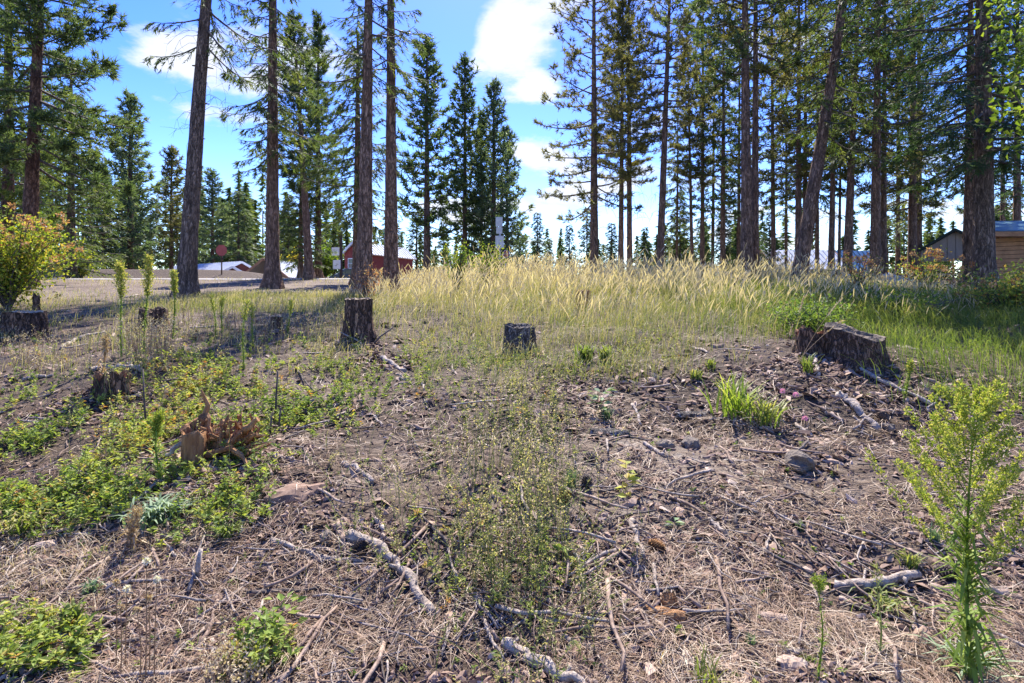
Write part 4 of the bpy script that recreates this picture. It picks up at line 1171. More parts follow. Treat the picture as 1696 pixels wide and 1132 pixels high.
# ------------------------------------------------------------------ sticks, logs, slabs of bark
STICKS = [
    ('fallen_branch', 'thick broken branch lying down to the right, biggest piece left of the middle foreground', [(579, 893), (622, 906), (672, 956), (716, 1022)], 17, 'stick_pale', 'branch', .35),
    ('stick', 'short barked stick above the upper end of the thick broken branch', [(561, 868), (574, 915)], 10, 'stick_brown', 'stick', 0),
    ('stick', 'short stick slanting down right beside the upper end of the thick broken branch', [(566, 862), (600, 882)], 8, 'stick_brown', 'stick', 0),
    ('stick', 'thin twig pointing up right off the thick broken branch', [(596, 894), (624, 861)], 6, 'stick_brown', 'stick', .03),
    ('fallen_branch', 'long pale root lying flat left of the thick broken branch', [(450, 896), (500, 918), (548, 930), (602, 932)], 9, 'stick_pale', 'branch', .2),
    ('stick', 'curved dark charred stick in the left foreground litter', [(424, 988), (464, 970), (508, 966)], 9, 'stick_dark', 'stick', .3),
    ('fallen_branch', 'pale forked stick with a bent lower arm in the middle left litter', [(567, 771), (590, 776), (616, 802)], 10, 'stick_pale', 'branch', 0),
    ('stick', 'straight brown arm lying against the pale forked stick', [(572, 773), (648, 764)], 8, 'stick_brown', 'stick', 0),
    ('stick', 'brown stick lying level above the pale forked stick', [(541, 676), (572, 668), (604, 663)], 6, 'stick_brown', 'stick', .2),
    ('twig', 'long thin dark twig arching through the yellow weeds at left', [(491, 612), (530, 655), (561, 706)], 3, 'stick_dark', 'twig', .1),
    ('twig', 'thin dark twig running up right towards the middle litter', [(459, 733), (505, 716), (558, 702)], 3.2, 'stick_dark', 'twig', .2),
    ('stick', 'stubby stick with a fork in the middle litter', [(676, 706), (714, 714)], 7, 'stick_brown', 'stick', .1),
    ('fallen_branch', 'grey knotty branch running down right from the tall brown stump', [(630, 595), (650, 604), (671, 617)], 8, 'stick_pale', 'branch', .1),
    ('stick', 'upper of three parallel short sticks below the grey knotty branch', [(656, 621), (682, 625)], 4, 'stick_brown', 'stick', .1),
    ('stick', 'middle one of three parallel short sticks below the grey knotty branch', [(659, 629), (685, 630)], 4, 'stick_pale', 'stick', .1),
    ('stick', 'lowest of three parallel short sticks below the grey knotty branch', [(661, 636), (686, 637)], 4, 'stick_brown', 'stick', .1),
    ('stick', 'small pale stick standing out right of the three parallel sticks', [(699, 632), (702, 646)], 4, 'stick_pale', 'stick', 0),
    ('stick', 'pale wood chip pointing down in the middle litter', [(619, 690), (634, 705)], 4, 'stick_pale', 'stick', .1),
    ('log', 'bark covered log running out of the bottom edge', [(836, 1072), (880, 1098), (925, 1124), (980, 1150)], 19, 'stick_pale', 'log', .2),
    ('stick', 'pale stick beside the bark covered log at the bottom edge', [(938, 1104), (968, 1122), (992, 1140)], 11, 'stick_brown', 'stick', .1),
    ('stick', 'reddish stick slanting above the bark covered log', [(903, 996), (930, 1010), (958, 1024)], 7, 'stick_brown', 'stick', .1),
    ('stick', 'grey stick lower right of the reddish slanting stick', [(929, 1056), (957, 1068), (986, 1079)], 9, 'stick_pale', 'stick', .1),
    ('stick', 'short upright dull stick left of the orange rotten wood', [(1001, 1020), (1005, 1072)], 14, 'stick_brown', 'stick', .1),
    ('stick', 'pale splinter of wood below the yellow oak seedling', [(1047, 866), (1055, 895), (1066, 927)], 10, 'stick_pale', 'stick', .15),
    ('stick', 'small pale stick right of the pale splinter under the oak seedling', [(1073, 893), (1086, 906)], 7, 'stick_pale', 'stick', 0),
    ('stick', 'white sliver of wood left of the pale splinter', [(951, 917), (963, 935)], 6, 'stick_pale', 'stick', 0),
    ('stick', 'grey stub in the dusty soil right of the middle', [(1066, 737), (1082, 746), (1100, 757)], 7, 'stick_pale', 'stick', .2),
    ('stick', 'thin pale stick standing out of the litter above the grey stub', [(1047, 671), (1055, 685), (1061, 705)], 5, 'stick_pale', 'stick', .1),
    ('twig', 'brown twig lying level in the dark litter right of the grey stub', [(1165, 760), (1192, 752), (1222, 748)], 4, 'stick_brown', 'twig', .1),
    ('stick', 'bleached stick at the front edge of the green grass', [(1147, 577), (1160, 580), (1173, 586)], 5, 'stick_pale', 'stick', .1),
    ('log', 'bleached log with raised right end in the lower right litter', [(1381, 974), (1420, 976), (1462, 975), (1521, 956)], 17, 'stick_pale', 'log', .2),
    ('log', 'brown log running behind the tall goldenrod', [(1539, 975), (1601, 979), (1650, 986), (1690, 993)], 14, 'stick_brown', 'log', .2),
    ('stick', 'brown stick under the bleached log with raised right end', [(1390, 994), (1424, 1006), (1459, 1020)], 9, 'stick_brown', 'stick', .1),
    ('stick', 'thin grey stick above the bleached log with raised right end', [(1382, 938), (1412, 958)], 5, 'stick_pale', 'stick', .1),
    ('stick', 'round pale stub by the bottom edge at right', [(1300, 1092), (1325, 1082)], 14, 'stick_pale', 'stick', .1),
    ('stick', 'pale peeled stake stuck upright before the great right stump', [(1344, 578), (1350, 600), (1356, 625)], 7, 'stick_pale', 'stick', .1),
    ('fallen_branch', 'long straight pale branch leading away from the foot of the great right stump', [(1400, 603), (1450, 631), (1500, 654), (1546, 676)], 8, 'stick_pale', 'branch', .5),
    ('fallen_branch', 'thinner branch crossing under the long straight pale branch', [(1366, 602), (1400, 613), (1436, 635)], 6, 'stick_brown', 'branch', .2),
    ('stick', 'pale branch end right beside the great right stump', [(1487, 575), (1505, 578), (1524, 583)], 6, 'stick_pale', 'stick', .1),
    ('stick', 'dark level stick below the long straight pale branch', [(1440, 680), (1480, 684), (1522, 688)], 6, 'stick_brown', 'stick', .1),
    ('stick', 'broken white slab of root left of the tall goldenrod', [(1390, 656), (1415, 678), (1456, 716)], 12, 'stick_pale', 'stick', .2),
    ('stick', 'barked stick just left of the broken white slab', [(1358, 678), (1375, 688), (1396, 700)], 7, 'stick_brown', 'stick', .2),
    ('stick', 'small grey chip of wood below the pink flowers', [(1318, 704), (1345, 724)], 6, 'stick_pale', 'stick', .1),
    ('stick', 'pale curl of root beside the broken white slab', [(1413, 690), (1430, 705), (1425, 724)], 3.5, 'stick_pale', 'stick', .1),
    ('log', 'bowed pale log lying over the broken hollow stump at left', [(149, 617), (172, 610), (205, 611), (234, 618)], 9, 'stick_pale', 'log', .4),
    ('fallen_branch', 'weathered branch left of the broken hollow stump', [(38, 630), (62, 627), (88, 624)], 6, 'stick_pale', 'branch', .2),
    ('fallen_branch', 'grey curved branch over the dark hollow at left', [(102, 580), (120, 566), (142, 559), (174, 551)], 5, 'stick_pale', 'branch', .5),
    ('stick', 'white bleached stick right of the broken hollow stump', [(260, 648), (275, 641), (290, 635)], 5, 'stick_pale', 'stick', .1),
    ('twig', 'thin pale twig left of the splintered stump', [(191, 730), (203, 723), (214, 716)], 3, 'stick_pale', 'twig', .1),
    ('stick', 'pale stick at the base of the bank under the green spires', [(206, 494), (228, 489)], 3, 'stick_pale', 'stick', .1),
    ('stick', 'brown stick at the foot of the tiny cut stump', [(444, 573), (465, 569), (487, 563)], 5, 'stick_brown', 'stick', .1),
    ('stick', 'thick grey stick left of the cluster of bark in the left foreground', [(455, 762), (472, 762), (489, 770)], 12, 'stick_brown', 'stick', .2),
    ('stick', 'rough root end right of the flat bark slab', [(620, 862), (636, 880), (634, 900)], 8, 'stick_pale', 'stick', .2),
    ('stick', 'short log end lying among chips at the bottom right', [(1402, 1100), (1424, 1086)], 8, 'stick_brown', 'stick', .1),
    ('stick', 'brown level stick beside the goldenrod stem', [(1506, 886), (1545, 892)], 7, 'stick_brown', 'stick', .1),
    ('stick', 'broken grey stick in the dusty hollow right of the middle', [(1176, 863), (1203, 887)], 10, 'stick_pale', 'stick', .2),
]
for i, (nm, lab, pts, th, mt, ct, lift) in enumerate(STICKS):
    q = np.random.default_rng(900 + i)
    g_ = hit([p[0] for p in pts], [p[1] for p in pts])
    n = max(8, 4 * len(pts))
    tt = np.linspace(0, 1, n)
    kn = np.linspace(0, 1, len(pts))
    Pt = np.stack([np.interp(tt, kn, g_[:, a]) for a in range(3)], -1)
    ker = np.array([.25, .5, .25])
    for _ in range(2):
        Pt[1:-1] = Pt[:-2] * .25 + Pt[1:-1] * .5 + Pt[2:] * .25
    r = th / F * Pt[:, 1].mean() / 2
    zg = ground(Pt[:, 0], Pt[:, 1])
    Pt[:, 2] = np.maximum(np.interp(tt, [0, 1], [zg[0], zg[-1]]), zg) * .6 + zg * .4 + r * (.42 + lift)
    Pt[1:-1] += q.normal(0, r * .34, (n - 2, 3))
    R = r * np.linspace(1.12, .82, n) * q.uniform(.72, 1.2, n)
    m = MB(); m.tubes(Pt[None], R[None], 9, 0, q.uniform(.2, .9), cap=True)
    if th > 8:                                                   # broken-off side stubs
        for kx in q.integers(1, n - 1, 2):
            e = Pt[kx] + unit(q.normal(size=3) + np.array([0, 0, .5])) * r * 2.0
            m.tubes(np.array([[Pt[kx], (Pt[kx] + e) / 2, e]]), np.array([[r * .5, r * .4, r * .3]]), 6, 0, .4, cap=True)
    tag(m.build(nm, MAT[mt]), lab, ct, 'dead wood lying on the slope')


def standing(name, label, px, py, pts, w0, w1, mat, cat, group=None):
    """an upright stick: foot on the ground at px, py, then points (dx px, dy px up, dy metres)"""
    b_ = P(px, py); k = b_[1] / F
    Pt = np.array([[0, 0, -.06]] + [[dx * k, dd, du * k] for dx, du, dd in pts]) + b_
    m = MB(); m.tubes(Pt[None], np.linspace(w0, w1, len(Pt))[None] * k / 2, 7, 0, .5, cap=True)
    return tag(m.build(name, MAT[mat]), label, cat, group)


DW = 'dead wood lying on the slope'
standing('stick', 'grey splinter standing upright in the left foreground needles', 329, 962, [(-1, 25, .0), (0, 50, .02)], 10, 7, 'stick_pale', 'stick', DW)
standing('twig', 'thin dark twig standing bare beside the broken hollow stump', 243, 706, [(-4, 40, 0), (-10, 94, .03)], 4, 2, 'stick_dark', 'twig', DW)
standing('twig', 'dark forked twig leaning across the front of the tall brown stump', 611, 572, [(18, 14, 0), (40, 30, .02)], 4, 2, 'stick_dark', 'twig', DW)
standing('twig', 'pale twig leaning left against the tall brown stump', 613, 573, [(-22, 10, 0), (-50, 22, .05)], 4, 2, 'stick_pale', 'twig', DW)
standing('iron_rod', 'rusty rod leaning out of the tall grass at right', 1196, 500, [(13, 18, 0), (29, 42, .1)], 6, 5, 'rust', 'rod')
for lab, px, py, up in (('dead dark stem standing in the weeds left of the middle, taller', 456, 690, 75), ('dead dark stem standing in the weeds left of the middle, shorter one right of it', 461, 715, 40), ('dead dark stem low beside the splintered stump', 447, 720, 36)):
    standing('twig', lab, px, py, [(1, up * .5, .01), (4, up, .0)], 4, 2.5, 'stick_dark', 'twig', DW)


def slab_of_bark(name, label, px, py, ln, wd, rz, tilt, mat, seed, cat='bark'):
    q = np.random.default_rng(seed)
    b_ = P(px, py); k = b_[1] / F
    ln, wd = ln * k, wd * k
    nu, nv = 9, 5
    u = np.linspace(-.5, .5, nu); v = np.linspace(-.5, .5, nv)
    U, Vv = np.meshgrid(u, v)
    edge = 1 + .25 * vn(U * 7, Vv * 3, seed)
    Xl = U * ln * edge + q.normal(0, .02 * ln, U.shape)
    Yl = Vv * wd * (1 - .5 * np.abs(U) ** 1.5 * 2) * edge
    Zl = .18 * wd * (1 - (2 * Vv) ** 2) + q.normal(0, .03 * wd, U.shape)
    top = np.stack([Xl, Yl, Zl], -1).reshape(-1, 3)
    bot = top - np.array([0, 0, max(.012, .1 * wd)])
    A = np.arange(nu * nv).reshape(nv, nu)
    f = np.stack([A[:-1, :-1], A[:-1, 1:], A[1:, 1:], A[1:, :-1]], -1).reshape(-1, 4)
    rim = np.concatenate([A[0, :], A[1:, -1], A[-1, -2::-1], A[-2:0:-1, 0]])
    r2 = np.roll(rim, -1); n = nu * nv
    V = np.concatenate([top, bot])
    m = MB(); m.add(V, f, 0, q.uniform(.2, .8))
    m.f.append((f[:, ::-1] + n, 0, False)); m.f.append((np.stack([r2, rim, rim + n, r2 + n], 1), 0, False))
    o = m.build(name, MAT[mat]); o.location = b_ + np.array([0, 0, .02]); o.rotation_euler = (math.radians(12) + tilt, 0, rz)
    return tag(o, label, cat, 'slabs of fallen bark')


slab_of_bark('bark_slab', 'broad flat slab of bark left of the thick broken branch', 495, 822, 95, 48, .5, .1, 'chips', 1)
slab_of_bark('bark_slab', 'long ribbed bark piece behind the broad flat slab', 512, 785, 80, 30, .6, .2, 'stump', 2)
slab_of_bark('rotten_wood', 'orange rotten wood chunk by the bottom edge, long left piece', 1095, 1022, 75, 24, -.25, .25, 'rot', 3, 'rotten wood')
slab_of_bark('rotten_wood', 'orange rotten wood chunk by the bottom edge, short right piece', 1152, 1024, 42, 20, .12, .2, 'rot', 4, 'rotten wood')
slab_of_bark('bark_slab', 'dark bark plate left of the orange rotten wood', 1036, 1040, 36, 38, .5, .5, 'stump', 5)
slab_of_bark('bark_slab', 'pale lumpy bark piece at the bottom right', 1312, 1108, 46, 30, .1, .3, 'chips', 6)
slab_of_bark('bark_slab', 'brown bark chunk near the lower right sprout', 1280, 1028, 40, 18, -.2, .2, 'chips', 7)
slab_of_bark('bark_slab', 'dark curled bark strip in the right litter above the grey clod', 1150, 690, 60, 18, .1, .2, 'stump_grey', 8)
slab_of_bark('bark_slab', 'dark bark slab in the litter right of the weedy strip', 940, 690, 56, 20, .3, .3, 'stump', 9)
slab_of_bark('bark_slab', 'grey bark slab lying level left of the grey stub', 1010, 720, 66, 20, -.1, .2, 'stump_grey', 10)
slab_of_bark('bark_slab', 'brown bark slab under the splintered stump', 385, 800, 70, 20, -.1, .2, 'stump', 11)
slab_of_bark('bark_slab', 'long weathered board-like bark at the left of the thick grey stick', 428, 752, 60, 16, .3, .1, 'chips', 12)


def rock(name, label, px, py, wpx, seed, mat='rock', cat='rock', flat_=.7, group=None):
    q = np.random.default_rng(seed)
    b_ = P(px, py); r = wpx / F * b_[1] / 2
    import bmesh
    bm = bmesh.new(); bmesh.ops.create_icosphere(bm, subdivisions=3, radius=1)
    for v in bm.verts:
        c = np.array(v.co)
        k = 1 + .28 * float(vn(c[0] * 1.7 + c[2], c[1] * 1.7 - c[2], seed)) + .12 * float(vn(c[0] * 5, c[1] * 5 + c[2] * 4, seed + 1))
        v.co = Vector(c * k * r * np.array([1, .8, flat_]))
    me = bpy.data.meshes.new(name); bm.to_mesh(me); bm.free(); me.materials.append(MAT[mat])
    o = bpy.data.objects.new(name, me); COL.objects.link(o); o.location = b_ + np.array([0, 0, r * flat_ * .45]); o.rotation_euler = (0, 0, seed)
    return tag(o, label, cat, group)


rock('dirt_clod', 'large grey clod of earth right of the middle', 1326, 775, 52, 1, cat='clod', group='clods of grey earth')
rock('dirt_clod', 'pale clod at the lower edge of the broken white slab', 1470, 712, 22, 2, cat='clod', group='clods of grey earth')
rock('dirt_clod', 'grey clod beside the grey stub', 1100, 742, 28, 3, cat='clod', group='clods of grey earth')
rock('dirt_clod', 'dark clod right of the grey stub', 1146, 742, 34, 4, cat='clod', group='clods of grey earth')
rock('dirt_clod', 'grey clod under the upper end of the thick broken branch', 540, 895, 30, 5, cat='clod', group='clods of grey earth')
rock('dirt_clod', 'grey clod below the long pale root', 585, 1000, 28, 6, cat='clod', group='clods of grey earth')

# pine cones: spiral scales round a core
def cone_mesh(seed, mat):
    q = np.random.default_rng(seed)
    n = 90
    i = np.arange(n); t_ = (i + .5) / n
    a = i * 2.39996
    r = .026 * np.sin(np.pi * (t_ * .86 + .1)) ** .8
    c = np.stack([r * .45 * np.cos(a), r * .45 * np.sin(a), (t_ - .4) * .075], -1)
    d_ = np.stack([np.cos(a), np.sin(a), .5 + 0 * a], -1)
    m = MB(); m.leaves(c, d_, np.array([0, 0, 1.]) + 0 * d_, r * .9 + .004, .017, 0, q.uniform(.1, .9, n))
    m.tubes(np.array([[[0, 0, -.03], [0, 0, 0], [0, 0, .04]]]), np.array([[.011, .014, .005]]), 7, 0, .2, cap=True)
    return m.mesh('pine_cone', MAT[mat])


CM, CM2 = cone_mesh(1, 'stick_dark'), cone_mesh(2, 'rot')
for i, (px, py, me, lab) in enumerate(((971, 808, CM, 'dark upright pine cone right of the small pine seedling'), (931, 832, CM2, 'reddish flattened pine cone beside the weedy strip'), (1466, 698, CM, 'dark pine cone left of the tall goldenrod top, left of two'),
                                       (1507, 698, CM, 'dark pine cone touching the tall goldenrod top, right of two'), (1562, 955, CM, 'dark pine cone beside the tall goldenrod stem'), (1106, 1008, CM2, 'reddish pine cone on the orange rotten wood'),
                                       (980, 765, CM, 'dark cone in the dusty soil below the bark slab'), (600, 915, CM, 'small dark cone under the thick broken branch'), (1085, 912, CM2, 'brown cone right of the pale splinter of wood'), (918, 668, CM, 'dark round cone in the litter at the top of the weedy strip'))):
    o = bpy.data.objects.new('pine_cone', me); COL.objects.link(o)
    b_ = P(px, py); o.location = b_ + np.array([0, 0, .03]); o.rotation_euler = (1.2 if i else .2, i * .4, i * 1.7); o.scale = (1.25,) * 3
    tag(o, lab, 'pine cone', 'fallen pine cones')

# ------------------------------------------------------------------ single plants
def blade_paths(q, c, n, h, spread, curl, k=5):
    a = q.uniform(0, 6.28, n); hh = h * q.uniform(.55, 1.1, n); sp = spread * q.uniform(.15, 1, n)
    s = np.linspace(0, 1, k)
    d = np.stack([np.cos(a), np.sin(a), 0 * a], -1)
    Pt = c + d[:, None] * (sp[:, None] * s ** 1.5)[..., None]
    Pt[..., 2] += hh[:, None] * (s - curl * s ** 3)
    side = np.stack([-np.sin(a), np.cos(a), 0 * a], -1)
    return Pt, side


def tuft(name, label, px, py, h, spread, n, wd, mat, seed, curl=.35, cat='grass tuft', group='separate tufts on the open slope', tint=(.2, .55), d=None):
    q = np.random.default_rng(seed)
    b_ = P(px, py) if d is None else at(px, d)
    k = b_[1] / F
    h, spread, wd = h * k, spread * k, wd * k
    base = np.zeros((n, 1, 3)); base[:, 0, :2] = q.normal(0, .22 * spread, (n, 2))
    Pt, sd_ = blade_paths(q, base, n, h, spread, curl)
    W = wd * np.array([.7, 1, .9, .6, .12])[None] * q.uniform(.7, 1.2, (n, 1))
    ts = np.clip(q.normal(0, .12, (n, 1)) + np.linspace(tint[0], tint[1], 5)[None], 0, 1)
    m = MB(); m.strips(Pt, W, sd_, 0, ts)
    return tag(m.build(name, MAT[mat], loc=b_), label, cat, group)


def spire(label, px, py, top, seed, headfrac=.45, headw=.11, mat='rod', width=1.0, leafy=1.0, name='horseweed', group='tall green weed spires', cat='weed', nbr=30, bud=1.0, lean=0.0, dd=None, leaflen=.085, headtint=.62, corymb=False):
    """tall single-stemmed weed: leafy stem with a branched flowering head"""
    q = np.random.default_rng(seed)
    b_ = P(px, py) if dd is None else at(px, dd)
    H = up_to(top, b_[1]) - b_[2]
    root = empty(name, b_); tag(root, label, cat, group)
    s = np.linspace(0, 1, 8)
    St = np.stack([lean * H * s ** 2 + .012 * np.sin(s * 5 + seed), .01 * np.cos(s * 4 + seed), s * H - .03 * (s == 0)], -1)
    m = MB(); m.tubes(St[None], (np.linspace(.0075, .002, 8) * width)[None], 6, 0, .35)
    m.build('stem', MAT[mat], root)
    f = lambda x: np.stack([np.interp(x, s, St[:, a]) for a in range(3)], -1)
    n = int(190 * leafy)
    u = q.uniform(.04, 1 - headfrac * .55, n); a = np.arange(n) * 2.4
    d_ = np.stack([np.cos(a), np.sin(a), q.uniform(.1, .9, n)], -1)
    Bp = f(u); ll = leaflen * width * q.uniform(.15, 1.5, n) * (1.15 - .6 * u)
    du = unit(d_)
    Pt = np.stack([Bp, Bp + du * ll[:, None] * .5 + np.array([0, 0, .01]), Bp + du * ll[:, None] - np.array([0, 0, 1.]) * (ll * q.uniform(-.2, .8, n))[:, None]], 1)
    m = MB(); m.strips(Pt, ll[:, None] * np.array([.08, .11, .015])[None], unit(np.cross(du, np.array([0, 0, 1.]))), 0, np.clip(q.normal(.40, .15, n), 0, 1))
    m.build('leaves', MAT[mat], root)
    nb = nbr
    u = 1 - headfrac * (1 - (np.arange(nb) + .5) / nb); a = np.arange(nb) * 2.4 + q.uniform(-.3, .3, nb)
    v = (u - (1 - headfrac)) / headfrac
    ln = headw * np.sin(np.pi * np.clip(v * .78 + .16, 0, 1)) ** .7 * q.uniform(.4, 1.2, nb) + .015
    lat = .75
    if corymb:
        ln = headw * (1.25 - v) * q.uniform(.7, 1.1, nb) + .02
        lat = .95
    d_ = np.stack([np.cos(a) * lat, np.sin(a) * lat, .9 + 0 * a], -1); d_ = unit(d_)
    t5 = np.linspace(0, 1, 5)
    Bp = f(u)
    Pt = Bp[:, None] + d_[:, None] * (ln[:, None] * t5)[..., None]
    Pt[..., 2] += (ln[:, None] * .25 * t5 ** 2)
    m = MB(); m.tubes(Pt, np.linspace(.0022, .0009, 5)[None] * width * np.ones((nb, 1)), 3, 0, .45)
    nk_ = max(6, int(22 * headw / .11 * bud))
    b = np.repeat(np.arange(nb), nk_); nn = len(b); ss = q.uniform(.35 if corymb else .15, 1.02, nn)
    c = interp_path(Pt, b, ss)
    off = unit(q.normal(size=(nn, 3))) * (.006 + .014 * width * q.uniform(0, 1, nn))[:, None]
    e = c + off + np.array([0, 0, .006])
    m.strips(np.stack([c, e], 1), np.full((nn, 2), .0012 * width), unit(q.normal(size=(nn, 3))), 0, .45)
    for rot in range(2):
        m.leaves(e - np.array([0, 0, .003]), unit(off + np.array([0, 0, .012]) + q.normal(0, .003, off.shape)), unit(q.normal(size=(nn, 3))), .013 * width, .0075 * width, 0, np.clip(q.normal(headtint, .16, nn), 0, 1), fold=.3)
    nl_ = nb * 9
    b = np.repeat(np.arange(nb), 9); ss = q.uniform(.0, .9, nl_); c = interp_path(Pt, b, ss)
    dl = unit(d_[b] + q.normal(0, .45, (nl_, 3)))
    m.leaves(c, dl, unit(q.normal(size=(nl_, 3))), .032 * width * q.uniform(.6, 1.2, nl_), .005 * width, 0, np.clip(q.normal(.42, .14, nl_), 0, 1))
    m.build('flower_head', MAT[mat], root)
    return root


for i, (lab, px, py, top, hf, hw, mt, dd) in enumerate((
        ('tall pale green spire at left, leftmost of the three in front of the road', 203, 592, 440, .36, .075, 'rod', None),
        ('tall pale green spire at left, middle of the three and tallest', 240, 584, 428, .42, .075, 'rod', None),
        ('slimmer green spire at left, third of the three in front of the road', 287, 562, 452, .34, .05, 'rod', None),
        ('thin green spire to the right of the leaning trunk foot', 356, 560, 490, .4, .04, 'rod', None),
        ('thin green spire close beside the one right of the leaning trunk foot', 366, 552, 494, .3, .04, 'rod', None),
        ('yellowish spire in the weeds below the straight dark trunk', 403, 612, 500, .3, .05, 'rod', None),
        ('short green spire left of the tiny cut stump', 420, 575, 505, .35, .04, 'rod', None),
        ('narrow green spire behind the tiny cut stump', 478, 560, 500, .35, .04, 'rod', None),
        ('slender green stem with small leaves before the great right stump', 1502, 662, 600, .3, .006, 'rod', None))):
    spire(lab, px, py, top, 600 + i, hf, hw * 1.25, mt, dd=dd, width=1.5 if i < 3 else 1.1, nbr=26 if i < 3 else 15, bud=1.25 if i < 3 else .9, leafy=1.7, headtint=.86, leaflen=.034, lean=(-.05, .04, .02, -.06, .09, .05, -.08, .06, .1)[i])
spire('big bright yellow-green goldenrod with branched budding head at right edge', 1603, 1128, 672, 650, .66, .36, 'rod', corymb=True, width=1.0, leafy=1.9, name='goldenrod', group=None, nbr=40, bud=1.9, leaflen=.11, lean=.02, headtint=.70)
0 and spire('smaller goldenrod side stem right of the big goldenrod', 1685, 1010, 780, 651, .6, .24, 'rod', corymb=True, width=.9, leafy=.6, name='goldenrod', group=None, nbr=26, bud=1.1, headtint=.70)
pass
spire('thin yellow-green sprout with bushy top at lower right', 1358, 1128, 962, 653, .12, .03, 'rod', leafy=.5, name='leafy_weed', group=None, leaflen=.05, headtint=.5, nbr=16, width=.6)
spire('thin dark stem with bare top left of the bleached log', 1455, 1090, 940, 654, .2, .02, 'weed_dull', leafy=.15, name='dry_weed', group=None, nbr=5, width=.6, bud=.4)
spire('yellowish leafy stalk at left before the splintered stump', 262, 800, 690, 655, .3, .05, 'rod', leafy=.6, name='leafy_weed', group=None)
spire('pale dried flower stalk in the left foreground', 222, 915, 850, 656, .8, .05, 'dry', leafy=.3, name='dry_weed', group=None, nbr=20)
spire('pinkish slender weed at left edge of the open slope', 172, 640, 560, 657, .4, .03, 'dry', leafy=.6, name='dry_weed', group=None)

# tall dry stalks bearing woolly heads at the bottom left
for i, (px, py, top) in enumerate(((200, 1128, 1005), (207, 1110, 975), (232, 1135, 1010), (241, 1135, 930), (247, 1130, 990), (255, 1135, 960), (192, 1115, 965))):
    q = np.random.default_rng(700 + i)
    b_ = P(px, py); H = up_to(top, b_[1]) - b_[2]
    root = empty('dried_stalk', b_); tag(root, ('dried brown-headed stalk at the bottom left, second from the left of its cluster', 'white woolly stalk at the bottom left, third from the left of its cluster', 'short brown-headed stalk in the middle of the bottom left cluster',
               'tallest white woolly stalk of the bottom left cluster', 'shorter brown-headed stalk just right of the tallest woolly one at the bottom left', 'white woolly stalk at the right end of the bottom left cluster', 'brown-headed stalk at the left end of the bottom left cluster')[i], 'weed', 'dried stalks at the bottom left')
    St = np.array([[0, 0, -.02], [.004, 0, H * .5], [q.normal(0, .012), 0, H]])
    m = MB(); m.tubes(St[None], np.array([[.0028, .0022, .0015]]), 5, 0, .25); m.build('stem', MAT['dry'], root)
    n = 60; nd = unit(q.normal(size=(n, 3)))
    m = MB(); m.leaves(St[-1] + nd * .004, nd, unit(q.normal(size=(n, 3))), .014, .007, 0, q.uniform(0, 1, n)); m.build('seed_head', MAT['white_fluff' if i % 2 else 'dry'], root)

